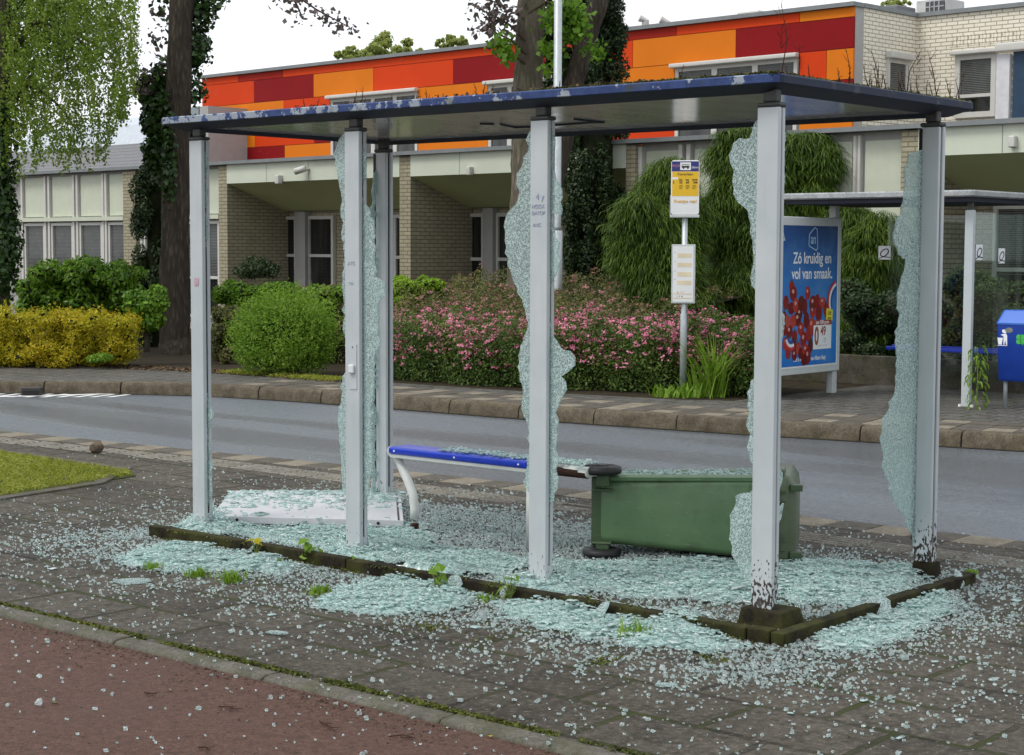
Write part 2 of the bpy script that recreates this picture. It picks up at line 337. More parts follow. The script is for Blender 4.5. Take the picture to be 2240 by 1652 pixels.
def crumbmat(name, cols, trans, glassy):
    a = Mat(name, cols[0], .07, .9); r = a.node('NewGeometry').outputs['Random Per Island']
    a.set('Base Color', a.ramp(r, [(i/(len(cols)-1), c) for i, c in enumerate(cols)])); tr = a.node('BsdfTransparent', Color=(.80, .94, .91, 1))
    tl = a.node('BsdfTranslucent', Color=(.78, .88, .87, 1)); m0 = a.node('MixShader', i0=.4, i1=a.p.outputs[0], i2=tl.outputs[0]); gg = a.node('BsdfGlass', Color=(.93, 1, .985, 1), Roughness=.03, IOR=1.48); m0 = a.node('MixShader', i0=glassy, i1=m0.outputs[0], i2=gg.outputs[0])
    fr = a.node('MapRange', i0=a.math('FRACT', a.math('MULTIPLY', r, 7.31)), i3=max(0, trans-.25), i4=min(1, trans+.25)).outputs[0]
    m = a.node('MixShader', i0=fr, i1=m0.outputs[0], i2=tr.outputs[0]); a.l.new(m.outputs[0], a.out.inputs[0]); return a.m
M_CRUMB = crumbmat('glass_crumbs', [(.55, .58, .58), (.80, .82, .82), (.97, .97, .97)], .08, .62)  # white end of the colours paints bright glints on random crumbs
M_SHARD = crumbmat('glass_plates', [(.57, .78, .75), (.61, .80, .77), (.65, .82, .795), (.70, .85, .83), (.95, .98, .97)], .06, .10)  # near-white last colour paints sky glints onto some plates
def clearglass(name, tint=(.90, .96, .94), refl=.03):
    a = Mat(name, tint, .02, .5); tr = a.node('BsdfTransparent', Color=(*tint, 1)); gl = a.node('BsdfGlossy', Roughness=.02)
    fr = a.node('LayerWeight', Blend=.25); f2 = a.math('ADD', a.math('MULTIPLY', fr.outputs[0], .12), refl, True)
    m = a.node('MixShader', i0=f2, i1=tr.outputs[0], i2=gl.outputs[0]); a.l.new(m.outputs[0], a.out.inputs[0]); return a.m
M_CLEAR = clearglass('clear_glass')

# ---------------------------------------------------------------- the smashed bus shelter
def postpaint():
    a = Mat('grey_post_paint', (.5, .54, .56), .38, .5); z = a.node('SeparateXYZ', i0=a.co()).outputs[2]; n = a.noise(3, detail=6)
    c = a.mix(a.ramp(n, [(.35, 0), (.7, 1)]), (.41, .455, .47), (.485, .52, .535)); sp = a.noise(75, vec=a.co(scale=(1, 1, .5)), detail=2, rough=.5); sel = a.node('MapRange', i0=a.node('SeparateXYZ', i0=a.co()).outputs[0], i1=1.6, i2=2.0, i3=.45, i4=1).outputs[0]
    hi = a.math('SUBTRACT', .80, a.math('MULTIPLY', sel, a.math('MULTIPLY', a.math('POWER', a.node('MapRange', i0=z, i1=.08, i2=.46, i3=1.0, i4=0).outputs[0], .8), .38)))
    chip = a.math('GREATER_THAN', sp, hi); c = a.mix(chip, c, (.03, .022, .018)); st = a.noise(7, vec=a.co(scale=(3, 3, .25)), detail=4)
    c = a.mix(a.math('MULTIPLY', a.ramp(st, [(.55, 0), (.75, 1)]), .28), c, (.36, .36, .33)); a.set('Base Color', c)
    a.set('Roughness', a.math('ADD', .34, a.math('MULTIPLY', chip, .4))); return a.m
M_POST = postpaint()
M_POSTC = plain('clean_post_paint', (.46, .50, .515), .38, .5, var=.06)
M_GASK = plain('black_gasket', (.012, .011, .011), .5, .3); M_CAPD = plain('dark_cap', (.05, .053, .052), .5, .4)
def fasciapaint():
    a = Mat('worn_blue_paint', (.05, .10, .3), .55, .4); n = a.noise(9, detail=8, rough=.7); n2 = a.noise(2.2, detail=4); z = a.node('SeparateXYZ', i0=a.co()).outputs[0]
    lim = a.node('MapRange', i0=z, i1=-2.2, i2=2.1, i3=.475, i4=.60).outputs[0]
    w = a.math('GREATER_THAN', a.math('ADD', n, a.math('MULTIPLY', a.math('SUBTRACT', n2, .5), .35)), lim)
    c = a.mix(a.ramp(a.noise(22, detail=5), [(.4, 0), (.65, 1)]), (.022, .042, .13), (.038, .066, .185)); c = a.mix(w, c, a.mix(a.noise(16, detail=4), (.21, .25, .30), (.33, .37, .42)))
    c = a.mix(a.ramp(a.noise(6.5, detail=7), [(.56, 0), (.7, .8)]), c, (.05, .06, .035)); c = a.mix(a.math('MULTIPLY', a.math('GREATER_THAN', z, 2.149), .85), c, (.008, .013, .028)); a.set('Base Color', c); a.set('Specular IOR Level', .25); return a.bump(n, .15, .003).m
M_FASC = fasciapaint(); M_NAVY = plain('dark_navy_paint', (.010, .014, .03), .6, .5, var=.3)
def ceilmat():
    a = Mat('glossy_ceiling', (.40, .38, .37), .12, .6); n = a.noise(1.4, vec=a.co(scale=(2.5, .6, 1)), detail=4); c = a.mix(a.ramp(n, [(.35, 0), (.7, 1)]), (.50, .47, .455), (.68, .65, .63))
    a.set('Base Color', c); a.set('Roughness', .12); a.bump(a.noise(2.2, detail=2), .05, .03); return a.m
M_CEIL = ceilmat()
MOD, W, DEP, ZB, ZT = 1.35, .114, 1.6, .11, 2.424
shelter = empty('bus_shelter', (2.05, .8, 0), 0, 'nearer bus shelter with worn blue roof and smashed glass walls, on the paved kerb', 'bus shelter')
SH = np.array([2.05, .8, 0])
def loc(b): b.v = [tuple(np.array(p)-SH) for p in b.v]; return b
def post(x, y, back=False):
    ZB = .11 if x > 4 else .06
    s = -1 if back else 1; yy = lambda t: y+.034+s*(t-.034)
    def bx(b, x0, x1, t0, t1, z0, z1): b.box(x0, x1, min(yy(t0), yy(t1)), max(yy(t0), yy(t1)), z0, z1)
    p = MB(); bx(p, x, x+W, 0, .029, ZB, ZT); bx(p, x+.004, x+W-.004, .044, .068, ZB+.04, ZT-.002)
    o = loc(p).build('post', M_POST, shelter, bevel=.0055)
    g = MB(); bx(g, x+.012, x+W-.012, .0293, .0437, ZB+.09, ZT-.004); loc(g).build('gasket', M_GASK, o)
    if back:
        e = MB(); e.box(x-.003, x+.015, y-.005, y-.0006, ZB+.12, ZT-.01); loc(e).build('glazing_strip', M_GASK, o)
    f = MB(); bx(f, x+.005, x+W-.005, .0295, .0437, ZB, ZB+.088); loc(f).build('groove_filler', M_POST, o)
    c = MB(); c.box(x-.003, x+W+.003, y-.003, y+.071, ZT, ZT+.022); c.box(x+.022, x+W-.022, y+.008, y+.062, ZT+.0222, 2.53)
    loc(c).build('post_cap', M_CAPD, o, bevel=.01, seg=3); return o
posts = [post(i*MOD, 0) for i in range(4)]; postE = post(3*MOD, DEP-.01, True); postF = post(0, DEP-.01, True)
# small things fixed to the posts: intercom plate, sticker, pen scribbles
def onpost(i, vx0, vy0, vx1, vy1, th, m, name, y=-.001):
    a, b = atY(vx0, vy0, 0), atY(vx1, vy1, 0); q = MB(); q.box(min(a[0], b[0]), max(a[0], b[0]), y-th, y, min(a[2], b[2]), max(a[2], b[2])); return loc(q).build(name, m, posts[i])
M_SCR = plain('pen_ink', (.30, .34, .45), .7); M_STK = plain('sticker_pink', (.45, .30, .36), .6, var=.5, scale=60)
onpost(1, 765, 752, 781, 852, .003, M_POSTC, 'cover_plate'); k_ = onpost(1, 766.5, 797, 778, 817, .018, plain('button_grey', (.66, .69, .7), .4), 'push_button', -.0045)
bm_ = k_.modifiers.new('b', 'BEVEL'); bm_.width = .007; bm_.segments = 3
onpost(1, 771.5, 758, 773, 761, .002, M_GASK, 'screw', -.0045); onpost(0, 425, 608, 435, 626, .001, M_STK, 'sticker')
def text(s, name, size, m, parent, loc, rot, align='LEFT', bold=0, ext=.0006, sx=1):
    cu = bpy.data.curves.new(name, 'FONT'); cu.body = s; cu.size = size; cu.align_x = align; cu.extrude = ext; cu.offset = bold
    tmp = bpy.data.objects.new('tmp', cu); COL.objects.link(tmp); bpy.context.view_layer.update(); me = bpy.data.meshes.new_from_object(tmp.evaluated_get(bpy.context.evaluated_depsgraph_get())); bpy.data.objects.remove(tmp)
    me.name = name; o = bpy.data.objects.new(name, me); COL.objects.link(o); me.materials.clear(); me.materials.append(m); o.parent = parent; o.location = loc; o.rotation_euler = rot; o.scale = (sx, 1, 1); return o
for s, vx, vy, sz in (('4 y', 1172, 437, .045), ('NGGX', 1163, 456, .028), ('DATOP', 1163, 470, .026), ('ANC', 1165, 496, .026)):
    p = atY(vx, vy, -.002)-SH; text(s, 'pen_scribble', sz, M_SCR, posts[2], p, (R(90), 0, 0))
for s, vx, vy, sz in (('ATG', 760, 580, .03), ('rea', 762, 622, .03)):
    p = atY(vx, vy, -.002)-SH; text(s, 'pen_scribble', sz, plain('pale_ink', (.40, .46, .5), .7), posts[1], p, (R(90), 0, 0))
# roof: rounded slab edge, dark chamfer below, glossy ceiling, rear edge
RX0, RX1, RY0, RY1, RZ = -.19, 4.205, -.085, 1.93, 2.503
def rrect(x0, x1, y0, y1, r, n=5):
    P = []
    for cx, cy, a0 in ((x1-r, y1-r, 0), (x0+r, y1-r, 90), (x0+r, y0+r, 180), (x1-r, y0+r, 270)):
        rr = r
        for k in range(n+1): a = R(a0+90*k/n); P.append((cx+rr*math.cos(a), cy+rr*math.sin(a)))
    return P
def loft(rings, top=True, bot=False):
    b = MB(); n = len(rings[0]); vs = [p for r in rings for p in r]; fs = [(i*n+k, i*n+(k+1) % n, (i+1)*n+(k+1) % n, (i+1)*n+k) for i in range(len(rings)-1) for k in range(n)]
    if top: fs.append(tuple(range((len(rings)-1)*n, len(rings)*n)))
    if bot: fs.append(tuple(range(n-1, -1, -1)))
    return b._a(vs, fs)
rings = [[(x, y, z) for x, y in rrect(RX0+i, RX1-i, RY0+i, RY1-i, .06-i*.5)] for i, z in ((.004, RZ+.022), (0, RZ+.025), (0, RZ+.058), (.006, RZ+.064))]
rings = [[(x, y, z+(.02 if 0 else 0)) for x, y, z in r] for r in rings]
roof = loc(loft(rings, True, True)).build('roof', M_FASC, shelter)
ch = MB()
for t, (i0, z0, i1, z1) in enumerate(((.012, RZ+.0215, .10, RZ-.015),)):
    a = [(x, y, z0) for x, y in rrect(RX0+i0, RX1-i0, RY0+i0, RY1-i0, .05)]; b2 = [(x, y, z1) for x, y in rrect(RX0+i1, RX1-i1, RY0+i1, RY1-i1, .03)]; c2 = [(x, y, z1+.03) for x, y in rrect(RX0+i1+.02, RX1-i1-.02, RY0+i1+.02, RY1-i1-.02, .03)]
    n = len(a); ch._a(a+b2+c2, [(k+n, (k+1) % n+n, (k+1) % n, k) for k in range(n)]+[(k+2*n, (k+1) % n+2*n, (k+1) % n+n, k+n) for k in range(n)])
loc(ch).build('roof_frame', M_NAVY, roof)
ce = MB(); ce.quad((RX0+.1, RY0+.1, RZ+.012), (RX0+.1, RY1-.1, RZ+.012), (RX1-.1, RY1-.1, RZ+.012), (RX1-.1, RY0+.1, RZ+.012)); loc(ce).build('ceiling', M_CEIL, roof)
cr = MB()                                              # cracks and broken rods on the ceiling
for P in ([(1095, 272), (1126, 279), (1180, 277), (1294, 268), (1322, 268)], [(1256, 261), (1322, 268)], [(1050, 271), (1080, 272)]):
    cr.tube([gr(vx, vy, RZ+.007) for vx, vy in P], .006, 6)
loc(cr).build('broken_strip', M_NAVY, roof)
# broken panes still standing in the posts
def pane(post_o, poly, plane, val, th=.008):
    P = [(atY(vx, vy, val) if plane == 'y' else atX(vx, vy, val)) for vx, vy in poly]; n = []
    for i, p in enumerate(P):                          # ragged edge: break up each straight run
        q2 = P[(i+1) % len(P)]; L = np.linalg.norm(q2-p); n.append(p); k = int(L/.027)
        for j in range(1, k):
            w = p+(q2-p)*j/k; jx = random.uniform(-.015, .012); n.append(w+(np.array([jx, 0, random.uniform(-.005, .005)]) if plane == 'y' else np.array([0, jx*1.6, random.uniform(-.005, .005)])))
    d = (0, th, 0) if plane == 'y' else (th, 0, 0); b = MB(); m_ = len(n); b.prism([q3-SH for q3 in n], d)
    return b.build('broken_pane', M_CRAZE, post_o)
YG = .033
pane(posts[0], [(449, 332), (452, 340), (453, 362), (450, 385), (451, 408), (452, 440), (449, 470), (451, 500), (450, 541), (447, 541), (446, 332)], 'y', YG)
pane(posts[0], [(447, 850), (450, 857), (466, 903), (458, 922), (454, 957), (460, 985), (455, 1006), (463, 1010), (463, 1080), (457, 1100), (450, 1110)], 'y', YG)
pane(posts[1], [(762, 290), (752, 292), (738, 316), (728, 338), (737, 375), (743, 411), (748, 440), (748, 500), (751, 577), (748, 600), (750, 640), (752, 700), (756, 790), (749, 835), (746, 870), (741, 900), (742, 950), (746, 1000), (748, 1070), (764, 1085)], 'y', YG)
pane(posts[1], [(786, 305), (789, 313), (796, 327), (800, 372), (791, 411), (792, 439), (805, 453), (818, 492), (819, 577), (819, 606), (842, 620), (842, 646), (826, 665), (828, 694), (830, 757), (819, 778), (816, 831), (813, 880), (812, 940), (812, 1000), (807, 1052), (803, 1090), (796, 1110), (788, 1120)], 'y', YG)
pane(posts[2], [(1166, 284), (1158, 288), (1150, 306), (1156, 320), (1141, 365), (1130, 380), (1129, 404), (1136, 418), (1132, 439), (1109, 467), (1102, 495), (1104, 527), (1109, 578), (1123, 616), (1144, 666), (1151, 694), (1153, 722), (1144, 746), (1134, 778), (1132, 803), (1137, 831), (1144, 862), (1141, 883), (1146, 912), (1155, 936), (1157, 982), (1150, 1042), (1144, 1056), (1153, 1073), (1166, 1085)], 'y', YG)
pane(posts[2], [(1196, 262), (1202, 271), (1213, 316), (1211, 337), (1213, 380), (1223, 404), (1229, 457), (1227, 471), (1206, 468), (1203, 481), (1211, 499), (1223, 531), (1225, 578), (1215, 602), (1202, 630), (1196, 640)], 'y', YG)
pane(posts[2], [(1192, 690), (1197, 694), (1204, 722), (1215, 743), (1225, 760), (1246, 768), (1257, 782), (1257, 799), (1243, 813), (1227, 824), (1236, 834), (1239, 852), (1229, 869), (1218, 894), (1220, 929), (1218, 964), (1220, 1000), (1215, 1028), (1220, 1045), (1218, 1070), (1211, 1096), (1200, 1103), (1192, 1103)], 'y', YG)
pane(posts[3], [(1662, 262), (1653, 264), (1639, 302), (1628, 304), (1618, 302), (1604, 313), (1594, 339), (1598, 358), (1605, 373), (1602, 397), (1604, 425), (1614, 443), (1635, 460), (1642, 489), (1646, 527), (1648, 562), (1644, 625), (1662, 640)], 'y', YG)
pane(posts[3], [(1660, 820), (1642, 834), (1637, 876), (1635, 915), (1638, 964), (1641, 1010), (1656, 1020)], 'y', YG)
pane(posts[3], [(1656, 1066), (1638, 1078), (1609, 1085), (1605, 1113), (1597, 1145), (1595, 1180), (1600, 1212), (1614, 1233), (1628, 1264), (1637, 1271), (1650, 1275)], 'y', YG)
XG = 4.062
for poly in ([(1700, 262), (1708, 274), (1717, 292), (1716, 309), (1708, 316), (1716, 328), (1711, 334), (1706, 340), (1714, 400), (1709, 402), (1703, 410)], [(1700, 480), (1708, 489), (1710, 506), (1715, 526), (1706, 530), (1700, 545)],
             [(1694, 1000), (1704, 1010), (1706, 1060), (1697, 1110), (1712, 1101), (1708, 1120), (1706, 1134), (1696, 1165), (1690, 1175)], [(1696, 640), (1703, 655), (1713, 690), (1711, 722), (1701, 750), (1696, 760)]): pane(posts[3], poly, 'x', XG)
pane(postE, [(2030, 290), (2027, 299), (2019, 309), (2018, 316), (2026, 322), (2011, 329), (1987, 337), (1983, 355), (1976, 383), (1976, 429), (1973, 464), (1959, 482), (1953, 510), (1955, 533), (1964, 557), (1980, 567), (1976, 595), (1964, 634), (1964, 701), (1959, 736), (1962, 785), (1959, 841), (1953, 869), (1938, 905), (1929, 929), (1926, 971), (1931, 1010), (1934, 1035), (1945, 1063), (1955, 1101), (1976, 1127), (1990, 1162), (2001, 1205), (2012, 1226)], 'x', XG)
pane(postF, [(822, 372), (816, 395), (812, 420), (815, 440), (808, 470), (812, 500), (809, 560), (812, 600), (811, 1090), (822, 1095)], 'x', .02)
# raised kerb, floor and pads under the posts
pl = MB(); PX0, PX1, PY0, PY1 = -.2, 4.345, -.187, 1.765
def kerbrun(a, b2, n, h=.062, w=.07):
    a, b2 = np.array(a), np.array(b2); t = (b2-a)/np.linalg.norm(b2-a); nn = np.array([-t[1], t[0]])
    for k in range(n):
        p0 = a+(b2-a)*k/n+t*.003; p1 = a+(b2-a)*(k+1)/n-t*.003; dz = random.uniform(-.006, .004)
        pl.prism([(*p0, -.02), (*p1, -.02), (*(p1+nn*w), -.02), (*(p0+nn*w), -.02)], (0, 0, .02+h+dz))
kerbrun((PX0, PY0), (PX1-.2, PY0), 5); kerbrun((PX1, PY0+.0), (PX1, PY1), 2); kerbrun((PX0+.07, PY1), (PX0+.07, PY0+.07), 2); kerbrun((PX1-.197, PY0), (PX1-.073, PY0), 1)
pl = pl.build('shelter_kerb', M_MOSSY, bevel=.008); tag(pl, kind='structure')
sheet('shelter_floor', [(PX0+.07, PY0+.07), (PX1-.07, PY0+.07), (PX1-.07, PY1), (PX0+.07, PY1)], .03, M_PAVE)
pd = MB()
for x, y in [(3*MOD, 0), (3*MOD, DEP)]: e_ = .75 if (x > 4 and y < .5) else .12; pd.box(x-.07*e_, x+W+.12*e_, y-.065*e_, y+.09+.1*e_, .02, ZB+.004, (.015*e_+.008, .015*e_+.008))
pd = pd.build('post_pad', M_MOSSY, bevel=.01); tag(pd, kind='structure')

# ---------------------------------------------------------------- bench, bin, board, stone
M_BLUE = plain('blue_bench_paint', (.012, .045, .50), .3, .5, var=.15); M_TUBE = plain('grey_tube_paint', (.58, .60, .57), .4, .5, var=.1); M_RUST = plain('rust', (.035, .018, .012), .85, .2, var=.4, scale=40)
M_WHITE = plain('white_dot', (.8, .8, .78), .5)
bench = empty('perch_bench', (1.09, .83, 0), 0, 'narrow blue perch bench on a bent pale tube leg behind the shelter posts', 'bench')
BO = np.array([1.09, .83, 0])
def bl(b): b.v = [tuple(np.array(p)-BO) for p in b.v]; return b
def seat(x0, x1, y0, y1, z):
    b = MB(); P = [(x0, y0+.012, z-.045), (x0, y0, z-.03), (x0, y0, z-.008), (x0, y0+.012, z), (x0, y1-.012, z), (x0, y1, z-.008), (x0, y1, z-.03), (x0, y1-.012, z-.045)]
    b.prism(P, (x1-x0, 0, 0)); o = bl(b).build('seat', M_BLUE, bench, bevel=.004)
    for x in (x0+.05, (x0+x1)/2, x1-.05):
        d = MB(); d.tube([(x, y0-.003, z-.022), (x, y0+.004, z-.022)], .006, 10); bl(d).build('bolt', M_WHITE, o)
    return o
seat(.905, 2.005, .80, .985, .555); 
b = MB(); b.tube([(.84, .885, .515), (2.24, .885, .515)], .032, 16); bl(b).build('beam', M_TUBE, bench, smooth=True)
b = MB(); b.box(.9, 2.0, .815, .835, .487, .51); bl(b).build('rail', M_TUBE, bench, bevel=.004)
def leg(x):
    pts = [(x-.17, .87, .49), (x-.13, .865, .43), (x-.06, .855, .34), (x-.01, .845, .26), (x+.005, .84, .18), (x+.005, .838, .0)]
    P = []
    for i in range(len(pts)-1):
        for t in (0, .33, .66): P.append(np.array(pts[i])*(1-t)+np.array(pts[i+1])*t)
    P.append(np.array(pts[-1])); b = MB(); b.tube([p for p in P if p[2] > .085], .027, 16); lo = bl(b).build('leg', M_TUBE, bench, smooth=True)
    b = MB(); b.tube([(x+.005, .838, .092), (x+.005, .838, .02)], .0275, 16, jit=.03); b.box(x-.07, x+.08, .77, .91, .02, .034)
    for dx, dy in ((-.055, -.05), (.065, -.05), (.065, .05), (-.055, .05)): b.tube([(x+.005+dx, .84+dy, .034), (x+.005+dx, .84+dy, .056)], .012, 6)
    bl(b).build('foot_plate', M_RUST, lo)
leg(1.085)
b = MB(); b.tube([(2.0, .86, .50), (2.0, .86, .02)], .027, 16); bl(b).build('leg', M_TUBE, bench, smooth=True)
b = MB(); b.tube([(2.06, .884, .513), (2.16, .885, .512)], .0335, 14, jit=.03); b.tube([(2.18, .884, .513), (2.40, .886, .512)], .0332, 14, jit=.02); b.v = [tuple(np.array(p)) for p in b.v]; bl(b).build('rusty_end', M_RUST, bench)
b = MB(); b.tube([(2.24, .885, .516), (2.41, .885, .516)], .032, 12); bl(b).build('bare_end', M_TUBE, bench)

def binplastic(name, c):
    a = Mat(name, c, .38, .5); n = a.noise(4, detail=7, rough=.65); z = a.noise(1.6, vec=a.co(scale=(.5, .5, 2)), detail=3)
    k = a.mix(a.ramp(n, [(.3, 0), (.72, 1)]), tuple(x*.82 for x in c), tuple(x*1.2 for x in c)); sc_ = a.noise(9, vec=a.co(scale=(1.2, 1, 14), rot=(0, R(12), 0)), detail=4, rough=.6); k = a.mix(a.ramp(sc_, [(.62, 0), (.70, .45)]), k, (c[0]*3+.03, c[1]*1.7+.03, c[2]*3+.03)); dt_ = a.noise(6, detail=6); k = a.mix(a.ramp(dt_, [(.56, 0), (.72, .5)]), k, (.05, .045, .03)); k = a.mix(a.ramp(z, [(.5, 0), (.75, .35)]), k, (c[0]*2.2, c[1]*1.5, c[2]*2))
    a.set('Base Color', k); a.set('Roughness', a.node('MapRange', i0=n, i3=.26, i4=.55).outputs[0]); return a.bump(a.noise(300, detail=2), .06, .002).m
M_BIN = binplastic('green_bin_plastic', (.088, .165, .075)); M_BIND = binplastic('dark_green_plastic', (.04, .075, .03)); M_TYRE = plain('black_rubber', (.012, .012, .013), .55, .4)
M_LID = binplastic('olive_lid_plastic', (.075, .105, .055))
binr = empty('wheelie_bin', (2.39, 1.0, 0), R(28.8), 'green wheeled refuse bin tipped on its side, wheels to the left', 'wheelie bin')
# local: x along the bin (bottom 0 -> rim 1.0), y away from the viewer (back wall -> front wall), z up = bin width
def binring(x, zc, hw, y0, y1, r=.04, n=4):
    P = []
    for cy, cz, a0 in ((y1-r, zc+hw-r, 0), (y0+r, zc+hw-r, 90), (y0+r, zc-hw+r, 180), (y1-r, zc-hw+r, 270)):
        for k in range(n+1): a = R(a0+90*k/n); P.append((x, cy+r*math.cos(a), cz+r*math.sin(a)))
    return P
zc = lambda x: .278-.010*x
hw = lambda x: .188+.045*x
body = loft([binring(x, zc(x), hw(x), y0, y1, r) for x, y0, y1, r in ((.0, .03, .38, .05), (.02, .01, .40, .05), (.35, .0, .44, .045), (.70, -.01, .49, .04), (.93, -.015, .52, .04))], True, True)
bd = body.build('body', M_BIN, binr, smooth=True); bd.modifiers.new('b', 'BEVEL').width = .004
b = MB(); b.box(-.05, .0, .05, .36, zc(0)-.185, zc(0)+.185); b.box(-.048, .03, .02, .07, zc(0)-.2, zc(0)+.2); b.build('bottom_skirt', M_BIND, bd, bevel=.01)
b = MB(); b.prism([(.02, -.004, zc(0)+.20), (.93, -.02, zc(1)+.236), (.93, .02, zc(1)+.248), (.02, .03, zc(0)+.212)], (0, .004, -.02)); b.build('edge_rib', M_BIN, bd)
rim = loft([binring(.925, zc(1), hw(1)+.004, -.02, .53), binring(.94, zc(1), hw(1)+.022, -.04, .55), binring(.985, zc(1), hw(1)+.022, -.04, .55)], True, True); rim.build('rim', M_BIN, bd, smooth=False)
lid = loft([binring(.99, zc(1), hw(1)+.02, -.05, .56, .05), binring(1.02, zc(1), hw(1)+.028, -.06, .57, .06), binring(1.075, zc(1), hw(1)+.02, -.05, .56, .06), binring(1.11, zc(1), hw(1)-.02, 0, .5, .06), binring(1.12, zc(1), hw(1)-.07, .06, .42, .05)], True, True)
ld = lid.build('lid', M_LID, binr, smooth=True); ld.modifiers.new('b', 'BEVEL').width = .006
b = MB()
for s in (-1, 1):
    for dz in (.07, .125):
        z = zc(1)+s*(hw(1)-dz); b.box(.945, 1.06, -.075, -.05, z-.004, z+.004)
for s in (-1, 1): b.box(1.085, 1.15, -.06, .0, zc(1)+s*(hw(1)-.045)-.018, zc(1)+s*(hw(1)-.045)+.018)
b.build('hinge', M_BIND, ld, bevel=.004)
for xr_ in (.86, .895):
    b = MB(); b.box(xr_, xr_+.012, -.0205-.006, -.012, zc(1)-hw(.9)+.03, zc(1)+hw(.9)-.03); b.build('rib', M_BIN, bd, bevel=.003)
b = MB(); b.box(.955, 1.05, -.03, .12, zc(1)+hw(1)+.02, zc(1)+hw(1)+.055); b.build('lifting_lip', M_LID, ld, bevel=.008)
b = MB(); b.tube([(1.0, -.085, zc(1)-.19), (1.0, -.085, zc(1)+.19)], .016, 12); b.build('handle', M_BIND, ld, smooth=True)
AX = .022
b = MB(); b.tube([(AX, -.03, .47), (AX, -.03, .53)], .016, 12); b.build('axle', M_RUST, binr, smooth=True); b = MB(); b.tube([(AX, -.03, .02), (AX, -.03, .08)], .016, 12); b.build('axle', M_RUST, binr, smooth=True)
for z0, z1 in ((.43, .495), (.06, .105)):
    b = MB(); b.box(AX-.03, AX+.045, -.06, .03, z0, z1); b.box(AX-.05, AX+.06, -.064, .0, (z0 if z0 < .2 else z1)-(-.04 if z0 < .2 else .09), (z0 if z0 < .2 else z1)-(-.052 if z0 < .2 else .078)); b.build('axle_bracket', M_BIND, binr, bevel=.006)
def wheel(z):
    prof = [(.03, -.022), (.09, -.024), (.108, -.018), (.112, 0), (.108, .018), (.09, .024), (.03, .022)]; b = MB(); n = 40
    vs = [(AX+r*math.cos(2*math.pi*k/n), -.03+r*math.sin(2*math.pi*k/n), z+h) for r, h in prof for k in range(n)]; m = len(prof)
    b._a(vs, [(i*n+k, i*n+(k+1) % n, (i+1)*n+(k+1) % n, (i+1)*n+k) for i in range(m-1) for k in range(n)]); o = b.build('wheel', M_TYRE, binr, smooth=True)
    h = MB()
    for k in range(6):
        a = 2*math.pi*k/6; h.obox((AX+.06*math.cos(a), -.03+.06*math.sin(a), z), (math.cos(a), math.sin(a), 0), (-math.sin(a), math.cos(a), 0), (0, 0, 1), .032, .006, .025)
    h.tube([(AX, -.03, z-.028), (AX, -.03, z+.028)], .03, 16); h.build('hub', M_TYRE, o)
wheel(.05); wheel(.525)

M_BOARD = plain('white_board_paint', (.48, .49, .51), .4, .5, var=.06)
c0, c1, c2, c3 = [gr(*p, z=.10)[:2] for p in ((460, 1130), (883, 1140), (876, 1075), (508, 1075))]
board = MB(); board.prism([(*c0, .06), (*c1, .06), (*c2, .06), (*c3, .06)], (0, 0, .045)); board = board.build('fallen_board', M_BOARD, bevel=.004)
tag(board, 'flat pale grey board lying in the glass under the left end of the shelter', 'board')
def along(p, q, t): return np.array(p)*(1-t)+np.array(q)*t
b = MB(); e0, e1 = along(c1, c0, .02), along(c2, c3, .02); f0, f1 = along(c1, c0, .03), along(c2, c3, .03); b.quad((*e0, .1068), (*e1, .1068), (*f1, .1068), (*f0, .1068)); b.build('slot', M_GASK, board)
b = MB()
dn = np.array([c1[1]-c0[1], -(c1[0]-c0[0])]); dn = dn/np.linalg.norm(dn)
for t in (.14, .87):
    p = along(c0, c1, t); b.tube([(*(p+dn*.004), .083), (*(p-dn*.002), .083)], .010, 8)
b.build('screw_hole', M_GASK, board)

st = MB()
def boulder(b, c, r, seed=0):
    rg = np.random.default_rng(seed); rings = []; n = 10
    for i in range(1, 6):
        t = math.pi*i/6
        for k in range(n): w = 2*math.pi*k/n; q = rg.uniform(.72, 1.2); rings.append(np.array(c)+np.array(r)*q*np.array([math.sin(t)*math.cos(w), math.sin(t)*math.sin(w), math.cos(t)]))
    rings += [np.array(c)+[0, 0, r[2]], np.array(c)-[0, 0, r[2]*.9]]
    fs = [(i*n+k, (i+1)*n+k, (i+1)*n+(k+1) % n, i*n+(k+1) % n) for i in range(4) for k in range(n)]+[(50, k, (k+1) % n) for k in range(n)]+[(51, 40+(k+1) % n, 40+k) for k in range(n)]
    return b._a(rings, fs)
g0 = gr(196, 992); boulder(st, (g0[0]+.02, g0[1]+.06, .05), (.07, .06, .055), 3)
tag(st.build('stone', stonemat('brown_stone', (.2, .15, .11), (.08, .06, .045), .1), bevel=.006), 'brown fist sized stone lying on the pavement beside the lawn', 'stone')
pn = gr(2178, 1699); st = MB(); boulder(st, (pn[0], pn[1], .014), (.018, .014, .016), 5)
tag(st.build('pebble', stonemat('tan_pebble', (.3, .16, .09), (.18, .1, .06))), 'small tan pebble on the pavers in front of the shelter corner', 'pebble')
dr = MB(); a_, b_ = gr(50, 853, -.03), gr(92, 853, -.03); t_ = (b_-a_); t_ /= np.linalg.norm(t_)
dr.obox((a_+b_)/2+np.array([0, 0, -.055]), t_, np.array([-t_[1], t_[0], 0]), (0, 0, 1), np.linalg.norm(b_-a_)/2, .10, .088); dr = dr.build('storm_drain', plain('drain_iron', (.025, .022, .02), .6), bevel=.008)
tag(dr, 'dark iron storm drain set into the far kerb at left', 'drain')
